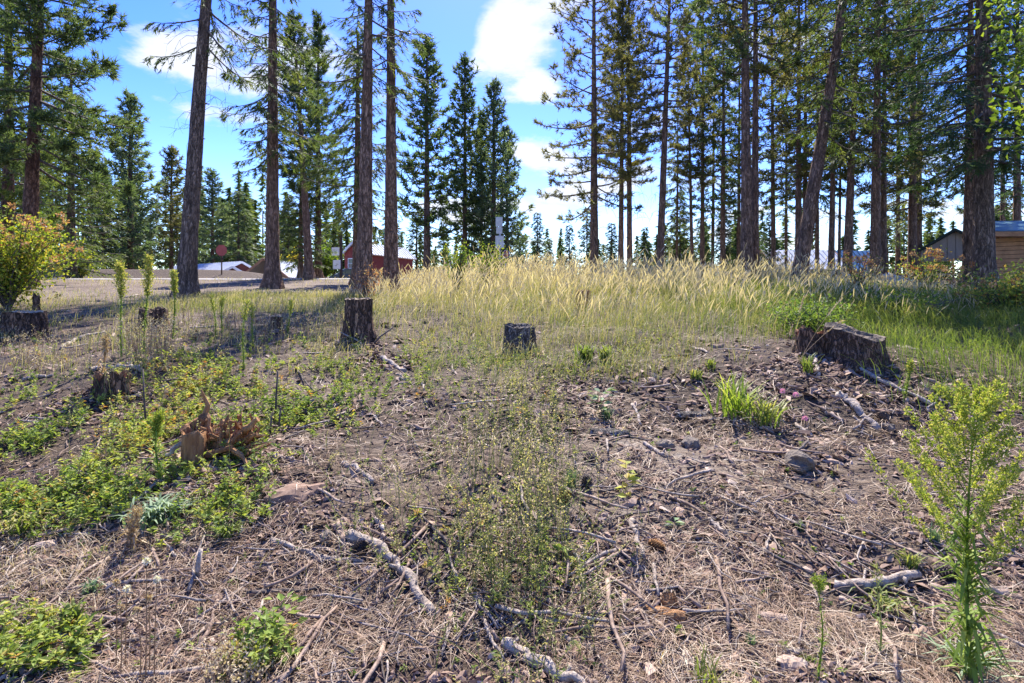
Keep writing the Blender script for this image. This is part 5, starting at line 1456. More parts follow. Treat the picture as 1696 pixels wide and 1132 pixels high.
# tufts
TUFTS = [
    ('leafy_weed', 'bright green narrow-leaved weed standing alone right of the middle', 1220, 690, 88, 58, 62, 3.4, 'rod', .22, (.2, .7)),
    ('blade_tuft', 'grey-green bushy tuft of long narrow leaves in the left foreground', 262, 866, 62, 62, 150, 4.5, 'silver', .5, (.15, .7)),
    ('grass_tuft', 'yellow-green grass tuft with spreading blades beside the narrow-leaved weed', 1265, 702, 68, 55, 70, 3.2, 'grass', .35, (.4, .75)),
    ('grass_tuft', 'small bright grass tuft left of the narrow-leaved weed', 1178, 612, 26, 16, 50, 2, 'grass', .3, (.4, .7)),
    ('grass_tuft', 'smaller bright grass tuft left of the pair by the narrow-leaved weed', 1152, 628, 22, 15, 50, 2, 'grass', .3, (.45, .7)),
    ('grass_tuft', 'vivid green grass tuft at the front edge of the golden grass', 968, 598, 40, 26, 90, 2.4, 'grass', .3, (.2, .5)),
    ('grass_tuft', 'green tuft right of the vivid one at the edge of the golden grass', 1002, 596, 32, 22, 70, 2.2, 'grass', .3, (.3, .6)),
    ('grass_tuft', 'yellow-green grass tuft above the bleached log with raised right end', 1508, 940, 34, 26, 60, 2.6, 'grass', .3, (.4, .8)),
    ('grass_tuft', 'sprawling grass growing over the bleached log with raised right end', 1455, 1000, 46, 70, 60, 2.8, 'grass', .7, (.3, .75)),
    ('grass_tuft', 'green grass under the lower goldenrod stem', 1600, 1110, 60, 70, 90, 3.2, 'silver', .55, (.3, .8)),
    ('grass_tuft', 'sparse green blades at the bottom edge right of the middle', 1170, 1135, 62, 40, 26, 3.2, 'grass', .2, (.45, .7)),
    ('grass_tuft', 'leafy bright green blades at lower left', 118, 1040, 60, 40, 46, 6, 'grass', .4, (.35, .6)),
    ('blade_tuft', 'grey-green small tuft above the leafy blades at lower left', 150, 985, 34, 22, 46, 3, 'silver', .4, (.1, .4)),
    ('grass_tuft', 'small mossy green tuft by the pale stub at the bottom right', 1336, 1096, 16, 16, 60, 2, 'grass', .3, (.3, .6)),
    ('pine_seedling', 'small blue-green pine seedling right of the weedy strip', 947, 808, 36, 20, 60, 1.6, 'silver', .1, (.05, .25)),
    ('pine_seedling', 'small blue-green pine seedling left of the goldenrod stem', 1548, 898, 30, 18, 60, 1.6, 'silver', .1, (.05, .3)),
    ('pine_seedling', 'tiny pine seedling at the lower right of the middle foreground', 1243, 1072, 28, 14, 40, 1.8, 'silver', .1, (.05, .3)),
    ('pine_seedling', 'tiny pine seedling in dusty soil below the dark litter', 1006, 695, 26, 18, 40, 1.6, 'silver', .1, (.05, .35)),
    ('pine_seedling', 'tiny pine seedling far right in the needles above the bleached log', 1326, 880, 22, 12, 36, 1.6, 'silver', .1, (.1, .4)),
    ('grass_tuft', 'green grass growing in front of the rotted left half of the great stump', 1338, 618, 40, 22, 40, 2.2, 'grass', .2, (.3, .6)),
    ('grass_tuft', 'dark green grass patch right of the long straight pale branch', 1560, 655, 34, 40, 70, 2.2, 'grass', .5, (.1, .4)),
    ('grass_tuft', 'yellow grass tuft in the left weeds near the left edge', 40, 880, 60, 50, 70, 3, 'grass', .5, (.4, .9)),
    ('grass_tuft', 'fresh green grass tuft right of the grey-green bushy tuft', 378, 888, 40, 40, 70, 2.6, 'grass', .5, (.3, .6)),
]
for i, (nm, lab, px, py, h, sp, n, wd, mt, cu, ti) in enumerate(TUFTS):
    tuft(nm, lab, px, py, h, sp, n, wd, mt, 800 + i, cu, 'seedling' if 'seedling' in nm else 'grass tuft', 'separate tufts on the open slope', ti)

# seedlings with real leaves, pink flowers, arching seed stems
def sprig(name, label, px, py, hpx, lpx, n, mat, seed, tint=.5, cat='seedling', stem='stick_brown', spreadpx=0, u0=.2, aspect=.5):
    q = np.random.default_rng(seed)
    b_ = P(px, py); k = b_[1] / F; H = hpx * k
    root = empty(name, b_); tag(root, label, cat)
    St = np.array([[0, 0, -.02], [.01 * H, 0, H * .5], [-.02 * H, 0, H]])
    m = MB(); m.tubes(St[None], np.array([[.0028, .002, .0012]]), 5, 0, .4); m.build('stem', MAT[stem], root)
    u = q.uniform(u0, 1, n); a = np.arange(n) * 2.4
    d_ = unit(np.stack([np.cos(a), np.sin(a), q.uniform(.0, .5, n)], -1))
    c = np.stack([0 * u, 0 * u, u * H], -1) + d_ * (spreadpx * k) * q.uniform(0, 1, n)[:, None]
    m = MB(); m.leaves(c, d_, unit(np.array([0, 0, 1.]) + q.normal(0, .4, (n, 3))), lpx * k * q.uniform(.6, 1.1, n), lpx * k * aspect, 0, np.clip(q.normal(tint, .12, n), 0, 1))
    m.build('leaves', MAT[mat], root)
    return root


sprig('oak_seedling', 'thin oak seedling with a few yellow lobed leaves right of the weedy strip', 1038, 884, 118, 24, 12, 'weed', 1, .8, u0=.5)
sprig('leafy_seedling', 'lone green leafy seedling on the chips right of the weedy strip', 934, 922, 20, 24, 5, 'weed', 2, .4)
sprig('leafy_seedling', 'pale green seedling below the dusty hollow right of the middle', 1117, 876, 20, 20, 6, 'silver', 3, .5)
sprig('leafy_seedling', 'leafy green seedling in the litter right of the middle', 995, 690, 40, 16, 26, 'silver', 4, .4, spreadpx=14)
sprig('leafy_seedling', 'shiny leaved shoot at the lower left of the middle', 440, 1086, 60, 22, 34, 'weed', 5, .4, spreadpx=26, cat='weed')
sprig('leafy_seedling', 'second shiny leaved shoot right beside the one at the lower left', 468, 1060, 66, 22, 30, 'weed', 6, .42, spreadpx=24, cat='weed')
for i, (px, py, h) in enumerate(((1296, 660, 12), (1318, 668, 14), (1333, 704, 10))):
    q = np.random.default_rng(60 + i)
    b_ = P(px, py); k = b_[1] / F
    root = empty('pink_flower', b_); tag(root, ['small pink flower head left of two by the grass tuft', 'small pink flower head right of two by the grass tuft', 'low pink flower head in the litter below the other two'][i], 'flower', 'pink flowers')
    m = MB(); m.tubes(np.array([[[0, 0, -.02], [0, 0, h * k * .5], [.003, 0, h * k]]]), np.full((1, 3), .0014), 4, 0, .3); m.build('stem', MAT['weed'], root)
    n = 70; nd = unit(q.normal(size=(n, 3)) + np.array([0, 0, .4]))
    m = MB(); m.leaves(np.array([0, 0, h * k]) + nd * .008, nd, unit(q.normal(size=(n, 3))), .020, .008, 0, q.uniform(0, 1, n)); m.build('petals', MAT['pink'], root)


def seed_stem(label, px, py, tipx, tipy, seed):
    q = np.random.default_rng(seed)
    b_ = P(px, py); k = b_[1] / F
    e = np.array([(tipx - px) * k, .05, up_to(tipy, b_[1]) - b_[2]])
    s = np.linspace(0, 1, 10)
    St = np.stack([e[0] * s ** 1.25, e[1] * s, e[2] * (1.12 * s - .12 * s ** 3)], -1)
    root = empty('seed_stem', b_); tag(root, label, 'grass stem', 'arching seed stems before the great stump')
    m = MB(); m.tubes(St[None], np.linspace(.0028, .0012, 10)[None], 4, 0, .5); m.build('stalk', MAT['dry'], root)
    n = 40; u = q.uniform(.78, 1, n); c = np.stack([np.interp(u, s, St[:, a]) for a in range(3)], -1)
    td = unit(St[-1] - St[-3])
    m = MB(); m.leaves(c, unit(td + q.normal(0, .25, (n, 3))), unit(q.normal(size=(n, 3))), .03, .008, 0, q.uniform(.4, 1, n)); m.build('seed_head', MAT['dry'], root)


for i, (a, b, c, d_, lab) in enumerate(((1296, 640, 1316, 540, 'arching straw seed stem before the great stump, leftmost and steepest'), (1300, 650, 1336, 492, 'tallest straw seed stem standing before the great stump'),
                                        (1304, 654, 1398, 496, 'straw seed stem arching right towards the great stump top'), (1290, 648, 1400, 532, 'lowest straw seed stem bending right over the rotted half stump'))):
    seed_stem(lab, a, b, c, d_, 70 + i)

# ------------------------------------------------------------------ ground cover too dense to count
q = np.random.default_rng(2024)


def inside(px, py, cx, cy, rx, ry, soft=.35):
    r = np.sqrt(((px - cx) / rx) ** 2 + ((py - cy) / ry) ** 2)
    return np.clip((1 + soft - r) / (2 * soft), 0, 1)


def weedy(px, py):
    """how thickly green ground cover grows at a spot of the slope"""
    v = np.zeros_like(px)
    for a in ((130, 790, 250, 110, .75), (420, 650, 200, 70, 1.0), (60, 700, 110, 70, .5), (300, 720, 200, 60, .8), (770, 600, 95, 60, 1.0), (860, 740, 90, 130, .14), (810, 930, 150, 150, .10), (560, 560, 60, 40, .4), (400, 560, 160, 50, .5),
              (220, 515, 120, 22, .5), (60, 600, 60, 40, .35), (60, 1080, 90, 50, .8), (950, 610, 90, 22, .5), (1080, 570, 60, 40, .5), (430, 1090, 50, 40, .3), (370, 840, 60, 40, .6), (40, 850, 90, 40, .7)):
        v = np.maximum(v, a[4] * inside(px, py, *a[:4]))
    return v


def project(X):
    return CX + F * X[:, 0] / X[:, 1], HY - F * (X[:, 2] - EYE) / X[:, 1]


def scatter(n, x0, x1, y0, y1, dens=None, rng_=q, noise=None, dmax=60):
    """points on the slope, thicker close by; dens thins them"""
    px = rng_.uniform(x0, x1, n); py = rng_.uniform(y0, y1, n)
    pr = dens(px, py) if dens is not None else np.ones(n)
    X = hit(px, py)
    ok = ~np.isnan(X[:, 1]) & (rng_.uniform(size=n) < pr)
    if noise is not None:
        c = np.nan_to_num(X)
        ok &= (vn(c[:, 0] / noise[0], c[:, 1] / noise[0], 9) + noise[1] > rng_.uniform(-1, 1, n) * .5)
    ok &= np.nan_to_num(X[:, 1], nan=99) < dmax
    return X[ok], px[ok], py[ok]


# fallen needles
X, px, py = scatter(74000, -300, 2000, 560, 1300, lambda a, b: np.clip((b - 520) / 200, .35, 1) * (1 - .45 * weedy(a, b)), noise=(.45, .12))
n = len(X)
clump = vn(X[:, 0] / .22, X[:, 1] / .22, 21) * 3.0
a = clump + q.normal(0, .9, n)
ln = q.uniform(.06, .17, n)
dd = np.stack([np.cos(a), np.sin(a), q.normal(0, .14, n)], -1)
A = X + np.array([0, 0, .006]) + np.stack([0 * a, 0 * a, q.exponential(.010, n)], -1)
B = A + dd * ln[:, None]
B[:, 2] = np.maximum(B[:, 2], ground(B[:, 0], B[:, 1]) + .004) + q.exponential(.008, n)
mid = (A + B) / 2 + np.stack([q.normal(0, .012, n), q.normal(0, .012, n), q.uniform(0, .016, n)], -1)
mid[:, 2] = np.maximum(mid[:, 2], ground(mid[:, 0], mid[:, 1]) + .005)
wd = np.maximum(.0017, .00075 * X[:, 1]) * q.uniform(.7, 1.3, n)
sd_ = unit(np.cross(dd, np.array([0, 0, 1.])) + q.normal(0, .3, (n, 3)))
tint = np.clip(.43 + .28 * vn(X[:, 0] / .35, X[:, 1] / .35, 22) + q.normal(0, .24, n) + .10 * np.clip((px - 850) / 500, -.5, 1), 0, 1)
m = MB(); m.strips(np.stack([A, mid, B], 1), wd[:, None] * np.array([[1, 1, .6]]), sd_, 0, tint)
tag(m.build('pine_needle_litter', MAT['litter']), 'dry brown pine needles strewn over the slope', 'litter', kind='stuff')

# chips of bark and wood
X, px, py = scatter(60000, -350, 2050, 475, 1330, lambda a, b: np.clip((b - 380) / 300, .3, 1) * (1 - .35 * weedy(a, b)), noise=(.55, .42))
n = len(X)
sz = np.clip(q.lognormal(math.log(.0125), .6, n), .005, .048) * np.clip(.55 + X[:, 1] * .22, .8, 2.2)
el_ = q.uniform(.22, .7, n)
a = q.uniform(0, 6.28, n)
e1 = np.stack([np.cos(a), np.sin(a), q.normal(0, .3, n)], -1); nrm = unit(np.stack([q.normal(0, .55, n), q.normal(0, .55, n), np.ones(n)], -1))
e2 = unit(np.cross(nrm, e1)); e1 = unit(np.cross(e2, nrm))
V = [X + np.array([0, 0, .012]) + nrm * (sz * q.uniform(.04, .28, n))[:, None]]
K = 5
for i in range(K):
    t_ = i / K * 2 * np.pi + q.uniform(-.3, .3, n)
    rr = sz * q.uniform(.55, 1.35, n)
    V.append(X + np.array([0, 0, .004]) + e1 * (rr * np.cos(t_))[:, None] + e2 * (rr * np.sin(t_) * el_)[:, None])
V = np.stack(V, 1)
f = (np.arange(n) * (K + 1))[:, None, None] + np.array([[0, 1 + i, 1 + (i + 1) % K] for i in range(K)])[None]
tint = np.clip(.45 + q.normal(0, .24, n), 0, 1)
m = MB(); m.add(V.reshape(-1, 3), f.reshape(-1, 3), 0, np.repeat(tint, K + 1))
tag(m.build('bark_chips', MAT['chips']), 'loose chips of bark and wood over the slope', 'litter', kind='stuff')

# broken bark heaped round the feet of the stumps
hp = []
for (hx, hy, hr, hn) in ((1447, 622, .85, 480), (1360, 600, .4, 160), (587, 572, .38, 170), (859, 592, .3, 120), (360, 772, .42, 260), (166, 672, .4, 150), (20, 562, .5, 130), (240, 548, .4, 120), (455, 550, .2, 60), (640, 600, .4, 160), (1000, 640, .6, 160), (1250, 650, .8, 200)):
    c0 = P(hx, hy)
    rr = hr * np.sqrt(q.uniform(0, 1, hn)) * 1.2; a = q.uniform(0, 6.28, hn)
    xy = c0[:2] + np.stack([rr * np.cos(a), rr * np.sin(a) * .7], -1)
    hp.append(np.concatenate([xy, (ground(xy[:, 0], xy[:, 1]) + .03 * q.uniform(0, 1, hn))[:, None]], 1))
hp = np.concatenate(hp); n = len(hp)
a = q.uniform(0, 6.28, n)
e1 = unit(np.stack([np.cos(a), np.sin(a), q.normal(0, .35, n)], -1)); nr = unit(np.cross(e1, unit(q.normal(0, .5, (n, 3)) + np.array([0, 0, 1.]))))
lb = q.uniform(.03, .11, n); wb = lb * q.uniform(.2, .5, n); tb = q.uniform(.006, .016, n)
up = unit(np.cross(nr, e1))
cs = np.array([[-1, -1, -1], [1, -.7, -1], [.8, 1, -1], [-1, .6, -1], [-.8, -.8, 1], [1, -.6, 1], [.7, .7, 1], [-.9, .8, 1.]]) * .5
V = hp[:, None] + e1[:, None] * (cs[None, :, :1] * lb[:, None, None]) + nr[:, None] * (cs[None, :, 1:2] * wb[:, None, None]) + up[:, None] * (cs[None, :, 2:] * tb[:, None, None])
f = (np.arange(n) * 8)[:, None, None] + np.array([[0, 3, 2, 1], [4, 5, 6, 7], [0, 1, 5, 4], [1, 2, 6, 5], [2, 3, 7, 6], [3, 0, 4, 7]])[None]
m = MB(); m.add(V.reshape(-1, 3), f.reshape(-1, 4), 0, np.repeat(np.clip(q.normal(.35, .25, n), 0, 1), 8))
tag(m.build('broken_bark', MAT['chips']), 'broken bark heaped round the feet of the stumps', 'litter', kind='stuff')

# clods of soil
X, px, py = scatter(5200, -350, 2050, 470, 1330, lambda a, b: .3 + .7 * inside(a, b, 1080, 840, 300, 120))
n = len(X)
ph = (1 + 5 ** .5) / 2
ico = unit(np.array([[-1, ph, 0], [1, ph, 0], [-1, -ph, 0], [1, -ph, 0], [0, -1, ph], [0, 1, ph], [0, -1, -ph], [0, 1, -ph], [ph, 0, -1], [ph, 0, 1], [-ph, 0, -1], [-ph, 0, 1]]))
icf = np.array([[0, 11, 5], [0, 5, 1], [0, 1, 7], [0, 7, 10], [0, 10, 11], [1, 5, 9], [5, 11, 4], [11, 10, 2], [10, 7, 6], [7, 1, 8], [3, 9, 4], [3, 4, 2], [3, 2, 6], [3, 6, 8], [3, 8, 9], [4, 9, 5], [2, 4, 11], [6, 2, 10], [8, 6, 7], [9, 8, 1]])
sz = np.clip(q.lognormal(math.log(.010), .6, n), .004, .04) * np.clip(.6 + X[:, 1] * .18, .8, 2)
V = X[:, None] + ico[None] * sz[:, None, None] * q.uniform(.65, 1.2, (n, 12, 1)) * np.array([1.1, 1, .75])
f = (np.arange(n) * 12)[:, None, None] + icf[None]
m = MB(); m.add(V.reshape(-1, 3), f.reshape(-1, 3), 0, .5)
tag(m.build('soil_crumbs', MAT['soil']), 'crumbs of dry grey soil', 'soil', kind='stuff')

# twigs
X, px, py = scatter(8600, -350, 2050, 470, 1300, lambda a, b: np.clip((b - 420) / 300, .25, 1) * (1 - .3 * weedy(a, b)), noise=(.8, .3))
n = len(X)
a = q.uniform(0, 6.28, n); ln = np.clip(q.lognormal(math.log(.095), .6, n), .03, .6)
s = np.linspace(-.5, .5, 5)
d_ = np.stack([np.cos(a), np.sin(a), 0 * a], -1)
Pt = X[:, None] + d_[:, None] * (ln[:, None] * s)[..., None] + np.cumsum(q.normal(0, 1, (n, 5, 3)), 1) * (ln * .035)[:, None, None]
Pt[..., 2] = ground(Pt[..., 0], Pt[..., 1]) * .7 + .3 * X[:, None, 2] + .012 + np.abs(Pt[..., 2] - X[:, None, 2]) * .5 + q.exponential(.008, n)[:, None]
R = np.clip(ln * .032 * q.uniform(.4, 1.4, n), .0018, .012)[:, None] * np.linspace(1.1, .6, 5)[None]
m = MB()
msk = q.uniform(size=n)
for k_, (lo, hi) in enumerate(((0, .45), (.45, .8), (.8, 1.01))):
    w_ = (msk >= lo) & (msk < hi)
    m.tubes(Pt[w_], R[w_], 4, k_, q.uniform(0, 1, w_.sum()), cap=True)
tag(m.build('twig_litter', [MAT['stick_brown'], MAT['stick_pale'], MAT['stick_dark']]), 'small broken twigs among the needles', 'litter', kind='stuff')

# low leafy ground cover
def cover(name, label, n0, dens, mat, seed, box, hmin, hmax, nl, lmin, lmax, tint, tsd, noise=(.6, .35), aspect=.5, lean=.5, stems='weed_dull', kind='stuff', orange=.0, upr=.4):
    q = np.random.default_rng(seed)
    X, px, py = scatter(n0, *box, dens, q, noise, 30)
    n = len(X)
    h = q.uniform(hmin, hmax, n) * np.clip(.8 + .3 * vn(X[:, 0] / .9, X[:, 1] / .9, seed), .5, 1.3)
    a = q.uniform(0, 6.28, n); ld = q.uniform(0, lean, n) * h
    s = np.linspace(0, 1, 4)
    Pt = X[:, None] + np.stack([np.cos(a)[:, None] * ld[:, None] * s ** 1.6, np.sin(a)[:, None] * ld[:, None] * s ** 1.6, h[:, None] * s - .01], -1)
    m = MB(); m.tubes(Pt, np.linspace(.0022, .0010, 4)[None] * np.ones((n, 1)), 3, 0, .4)
    b = np.repeat(np.arange(n), nl); N_ = len(b)
    c = interp_path(Pt, b, q.uniform(.15, 1.0, N_))
    aa = q.uniform(0, 6.28, N_)
    D = unit(np.stack([np.cos(aa), np.sin(aa), q.normal(upr, .4, N_)], -1))
    Nn = unit(np.stack([q.normal(0, .5, N_), q.normal(0, .5, N_), np.ones(N_)], -1))
    L_ = q.uniform(lmin, lmax, N_)
    base = np.clip(q.normal(tint, tsd, n) + .25 * vn(X[:, 0] / .5, X[:, 1] / .5, seed + 3) + np.where(q.uniform(size=n) < orange, .4, 0), 0, 1)
    m.leaves(c, D, Nn, L_, L_ * aspect * q.uniform(.7, 1.2, N_), 1, np.clip(base[b] + q.normal(0, .10, N_), 0, 1))
    return tag(m.build(name, [MAT[stems], MAT[mat]]), label, 'weeds', kind='stuff')


cover('low_weeds', 'low yellow-green leafy weeds over the left slope', 15000, lambda a, b: weedy(a, b) * np.where(a < 700, 1, .25), 'weed', 31, (-350, 720, 560, 1150), .05, .18, 15, .016, .044, .52, .14, (.4, .18), orange=.05, lean=.9)
cover('low_weeds', 'low leafy weeds in the middle of the slope', 6500, lambda a, b: weedy(a, b) * np.where(a > 660, 1, .0), 'weed', 32, (660, 1130, 545, 1130), .05, .20, 13, .014, .036, .55, .14, (.5, .3), orange=.03, aspect=.38, lean=.9)
cover('wiry_weeds', 'thin wiry dull weeds with tiny leaves along the weedy strip', 2300, lambda a, b: np.maximum(.8 * inside(a, b, 850, 850, 110, 260, .7), .35 * inside(a, b, 700, 850, 130, 110, .8)), 'weed_dull', 33, (540, 1040, 590, 1180), .12, .46, 20, .008, .024, .74, .22, (.22, .15), aspect=.35, upr=.6, lean=1.1)
cover('wiry_weeds', 'thin brown-green weeds before the golden grass', 900, lambda a, b: np.maximum(inside(a, b, 1075, 590, 70, 45), .8 * inside(a, b, 420, 540, 200, 40)), 'weed_dull', 34, (150, 1200, 490, 680), .15, .42, 24, .010, .024, .68, .2, (.3, .2), aspect=.35, upr=.6, lean=.8)
cover('sparse_seedlings', 'scattered small green seedlings on the bare litter', 500, lambda a, b: np.ones_like(a), 'weed', 35, (-300, 2000, 600, 1200), .02, .07, 9, .012, .032, .4, .15, None)
cover('leafy_undergrowth', 'mixed leafy undergrowth at the foot of the right grass', 1500, lambda a, b: np.maximum(inside(a, b, 1420, 515, 160, 22), inside(a, b, 1660, 545, 90, 40)), 'weed', 36, (1200, 2000, 470, 620), .10, .34, 16, .02, .05, .28, .16, None)

# pale dead stalks, a thicket at left and a fuzzy patch at the lower left
def dead_stalks(n0, dens, seed, box, hmin, hmax, label, heads=True, mat='dry', noise=None, name='dead_stalks'):
    q = np.random.default_rng(seed)
    X, px, py = scatter(n0, *box, dens, q, noise, 30)
    n = len(X); h = q.uniform(hmin, hmax, n); a = q.uniform(0, 6.28, n); ld = q.uniform(0, .35, n) * h
    s = np.linspace(0, 1, 4)
    Pt = X[:, None] + np.stack([np.cos(a)[:, None] * ld[:, None] * s ** 1.5, np.sin(a)[:, None] * ld[:, None] * s ** 1.5, h[:, None] * s - .01], -1)
    m = MB(); m.tubes(Pt, np.linspace(.002, .0009, 4)[None] * np.clip(X[:, 1] / 4, 1, 2)[:, None], 3, 0, q.uniform(.1, .8, n))
    if heads:
        b = np.repeat(np.arange(n), 9); N_ = len(b); c = interp_path(Pt, b, q.uniform(.72, 1, N_)) + q.normal(0, .012, (N_, 3))
        nd = unit(q.normal(size=(N_, 3)) + np.array([0, 0, .6]))
        m.leaves(c, nd, unit(q.normal(size=(N_, 3))), q.uniform(.010, .022, N_), .008, 0, q.uniform(.55, 1, N_))
    return tag(m.build(name, MAT[mat]), label, 'weeds', kind='stuff')


dead_stalks(520, lambda a, b: inside(a, b, 240, 592, 48, 16, .3), 41, (150, 330, 560, 625), .25, .5, 'pale dead stalks with white seed heads round the green spires')
dead_stalks(360, lambda a, b: inside(a, b, 65, 592, 60, 30, .3), 42, (-60, 160, 540, 640), .12, .28, 'grey wispy dead stalks at the left edge')
dead_stalks(420, lambda a, b: inside(a, b, 430, 545, 170, 30, .3), 43, (230, 600, 505, 590), .15, .4, 'thin dead stalks in the weeds below the straight dark trunk')
dead_stalks(220, lambda a, b: np.ones_like(a) * .5, 44, (-200, 500, 620, 1000), .08, .22, 'scattered dead stalks over the left slope', False)
dead_stalks(160, lambda a, b: inside(a, b, 380, 1125, 60, 40, .3), 45, (280, 470, 1060, 1180), .06, .14, 'pale budded stalks at the bottom edge left of the middle')

dead_stalks(800, lambda a, b: inside(a, b, 862, 800, 75, 230, .5), 46, (740, 990, 600, 1100), .22, .52, 'tall thin straw and green stalks up the weedy strip', True, 'weed_dull', (.3, .2))
dead_stalks(420, lambda a, b: inside(a, b, 250, 660, 330, 130, .5), 47, (-100, 620, 560, 860), .18, .48, 'mixed dry and green stems over the left weeds', True, 'weed_dull', (.4, .1))
q = np.random.default_rng(50)
X, px, py = scatter(9000, -350, 560, 780, 1130, lambda a, b: np.maximum(inside(a, b, 70, 945, 150, 85), np.maximum(.5 * inside(a, b, 180, 880, 130, 50), .35 * inside(a, b, 560, 720, 90, 60))), q)
n = len(X)
h = q.uniform(.04, .13, n); a = q.uniform(0, 6.28, n); ld = q.uniform(.3, 1.6, n) * h; s = np.linspace(0, 1, 5)
Pt = X[:, None] + np.stack([np.cos(a)[:, None] * ld[:, None] * s ** 1.2, np.sin(a)[:, None] * ld[:, None] * s ** 1.2, h[:, None] * (s - .55 * s ** 3)], -1)
m = MB(); m.strips(Pt, np.full((n, 1), .0022) * np.array([[1, 1, .9, .6, .2]]), np.stack([-np.sin(a), np.cos(a), 0 * a], -1), 0, q.uniform(.45, 1, n))
tag(m.build('dry_grass', MAT['dry']), 'pale wispy dead grass at the lower left', 'grass', kind='stuff')


# grasses
def meadow(name, label, X, hmin, hmax, seed, mat, t0, t1, wd, lean=.35, heads=False, wind=(0.12, 0.0), k=5, headlen=.14, curl=.3, tsd=.12, headfat=.006, hmod=None):
    tsd = tsd * 1.35
    q = np.random.default_rng(seed)
    n = len(X)
    h = q.uniform(hmin, hmax, n) * np.clip(1 + .22 * vn(X[:, 0] / 1.1, X[:, 1] / 1.1, seed), .6, 1.25)
    if hmod is not None: h = h * hmod(X[:, 0], X[:, 1])
    a = q.uniform(0, 6.28, n); ld = lean * q.uniform(.1, 1, n) * h
    s = np.linspace(0, 1, k)
    ox = np.cos(a) * ld + wind[0] * h * q.uniform(.3, 1.5, n); oy = np.sin(a) * ld + wind[1] * h
    Pt = X[:, None] + np.stack([ox[:, None] * s ** 1.9, oy[:, None] * s ** 1.9, h[:, None] * (s - curl * s ** 3) - .02], -1)
    sd_ = unit(np.stack([np.cos(a + 1.57 + q.normal(0, .6, n)), np.sin(a + 1.57 + q.normal(0, .6, n)), 0 * a], -1))
    W = np.maximum(wd, .00062 * X[:, 1])[:, None] * np.concatenate([np.linspace(.8, 1, k - 3), [.85, .55, .15]])[None]
    if heads: W = W * .8
    pt = q.normal(0, tsd, (n, 1)) + .14 * vn(X[:, 0] / .9, X[:, 1] / .9, seed + 1)[:, None]
    tint = np.clip(np.linspace(0, 1, k)[None] * (np.asarray(t1) - np.asarray(t0)).reshape(-1, 1) + np.asarray(t0).reshape(-1, 1) + pt, 0, 1)
    m = MB(); m.strips(Pt, W, sd_, 0, tint)
    if heads:
        tip = Pt[:, -1]; td = unit(Pt[:, -1] - Pt[:, -2])
        hl = headlen * q.uniform(.6, 1.2, n)
        s4 = np.array([-.15, .3, .7, 1.0])
        droop = np.stack([np.cos(a), np.sin(a), -.5 + 0 * a], -1)
        HP = tip[:, None] + td[:, None] * (hl[:, None] * s4)[..., None] + droop[:, None] * (hl[:, None] * .08 * np.clip(s4, 0, 1) ** 2)[..., None]
        WH = np.array([[.5, 2, 1.6, .2]]) * np.maximum(headfat, .0007 * X[:, 1])[:, None] * q.uniform(.7, 1.2, (n, 1))
        ht = np.clip(q.normal(.93, .07, n), 0, 1)
        s1 = unit(np.cross(td, np.array([0.3, 1., 0.2]) + q.normal(0, .3, (n, 3))))
        m.strips(HP, WH, s1, 0, ht)
        m.strips(HP, WH, unit(np.cross(td, s1)), 0, ht)
    return tag(m.build(name, MAT[mat]), label, 'grass', kind='stuff')


def field(n, x0, x1, y0, y1, dens, seed):
    """points of the terrace in metres"""
    q = np.random.default_rng(seed)
    x = q.uniform(x0, x1, n); y = q.uniform(y0, y1, n)
    ok = q.uniform(size=n) < dens(x, y)
    x, y = x[ok], y[ok]
    return np.stack([x, y, ground(x, y)], -1)


sg = lambda v: 1 / (1 + np.exp(-v))


def front(x):                       # near edge of the tall grass, metres from the camera
    return np.interp(x, [-5, -3.2, -2.4, -1.2, 0, 1, 2, 3, 4, 5.2, 7], [13.5, 12, 9.0, 8.3, 7.8, 7.1, 6.9, 7.1, 8.0, 8.4, 8.5])


gold = lambda x, y: sg((y - front(x) - .7 + .55 * vn(x / .6, y / .6, 61)) / .25) * sg((x + 3.6 + .0 * y) / .35) * sg((24 - y) / 1.5) * np.clip(1.15 - .03 * (y - 8), .3, 1)
X = field(17000, -4.6, 12, 6.6, 24, lambda x, y: gold(x, y) * np.clip(1.2 - .06 * x, .3, 1), 81)
xt = X[:, 0]
t0 = np.clip(.50 - .05 * (xt + 2), .15, .55); t1 = np.clip(.90 - .03 * (xt + 2), .55, 1)
meadow('golden_grass_stems', 'tall golden ripe grass with seed heads across the terrace', X, .46, 1.0, 82, 'straw', t0, t1, .0035, lean=.42, heads=True, wind=(.10, 0), headlen=.16, curl=.10, headfat=.0062, hmod=lambda x, y: np.interp(x / y, [-.32, -.2, -.12, 0, .5, .68], [.55, .62, .85, 1, 1, .5]) * (.80 + .5 * vn(x / .38, y / .38, 44)))
X = field(58000, -4.4, 12, 6.5, 20, lambda x, y: sg((y - front(x) + .9 * vn(x / .5, y / .5, 62)) / .3) * sg((x + 3.5) / .4) * (.35 + .65 * sg(vn(x / .35, y / .35, 63) * 5 + 1)) * np.clip(1.2 - .06 * (y - 8), .15, 1), 83)
xt, yt = X[:, 0], X[:, 1]
t0 = np.clip(.38 - .05 * (xt + 2), .05, .42); t1 = np.clip(.76 - .05 * (xt + 2) + .03 * (yt - 9), .3, .9)
meadow('golden_grass_blades', 'yellow-green grass blades under the golden seed heads', X, .22, .62, 84, 'straw', t0, t1, .0042, lean=.6, wind=(.10, 0), curl=.28, hmod=lambda x, y: np.interp(x / y, [-.32, -.2, -.12, 0, .5, .68], [.6, .7, .9, 1, 1, .7]) * np.clip(.5 + (y - front(x) + .9) / 1.8, .45, 1) * (.85 + .6 * vn(x / .4, y / .4, 45)))
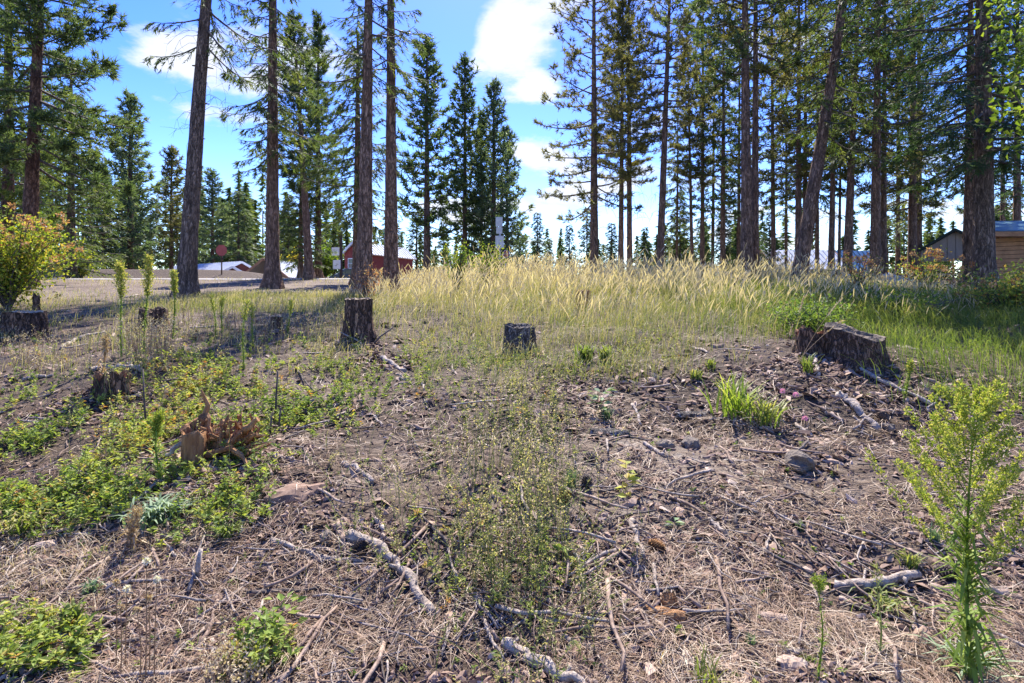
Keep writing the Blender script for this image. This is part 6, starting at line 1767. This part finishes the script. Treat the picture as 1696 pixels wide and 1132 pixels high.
X = field(21000, 3.2, 9.5, 4.6, 13, lambda x, y: sg((x - 4.35 - .28 * np.sin(y * 2.1) - .40 * np.clip(7.2 - y, -1.5, 2.5) * -.30) / .22) * sg((y - 4.7) / .3), 85)
meadow('drooping_green_grass', 'long drooping green grass at right', X, .35, .66, 86, 'grass', .12, .66, .0042, lean=.8, wind=(-.25, -.15), curl=.42)
X = field(15000, -6.8, -2.2, 9.2, 14.2, lambda x, y: sg((y - 10.1 - .2 * np.sin(x * 3)) / .3) * sg((13.6 - y) / .4) * (.35 + .65 * sg(vn(x / .5, y / .5, 5) * 4)), 87)
meadow('low_yellow_grass', 'short yellow-green grass under the straight dark trunk', X, .12, .34, 88, 'straw', .22, .66, .0042, lean=.6, curl=.3)
X = field(22000, -14, -2.6, 7.4, 14.5, lambda x, y: .10 + .75 * sg(vn(x / .7, y / .7, 6) * 5 - 1), 89)
meadow('patchy_grass', 'patchy thin grass at the left edge of the terrace', X, .08, .26, 90, 'straw', .3, .78, .0042, lean=.6)
X = field(6000, -22, -3, 12, 27, lambda x, y: .1 + .8 * sg(vn(x / 1.5, y / 1.5, 7) * 5 - 2), 91)
meadow('roadside_grass', 'dry tufts along the near side of the road', X, .08, .30, 92, 'straw', .5, .9, .006, lean=.6, heads=False)
X, px, py = scatter(16000, 520, 1240, 520, 660, lambda a, b: inside(a, b, 850, 570, 330, 62, .5), q, (.28, -.1))
meadow('scattered_grass_clumps', 'loose clumps of yellow-green grass in front of the golden band', X, .08, .34, 95, 'straw', .22, .68, .0032, lean=.75, tsd=.14)
X, px, py = scatter(15000, -250, 600, 500, 640, lambda a, b: inside(a, b, 230, 545, 430, 65, .5), q, (.33, -.12))
meadow('scattered_left_clumps', 'loose clumps of pale grass over the left of the slope', X, .08, .30, 96, 'straw', .25, .8, .0032, lean=.75, tsd=.16)
X, px, py = scatter(3600, -300, 1750, 560, 1130, lambda a, b: .10 + .55 * weedy(a, b), q, (.5, .1))
meadow('sparse_grass', 'sparse green and straw blades among the weeds', X, .05, .2, 94, 'grass', .35, .9, .0025, lean=.7, tsd=.2)
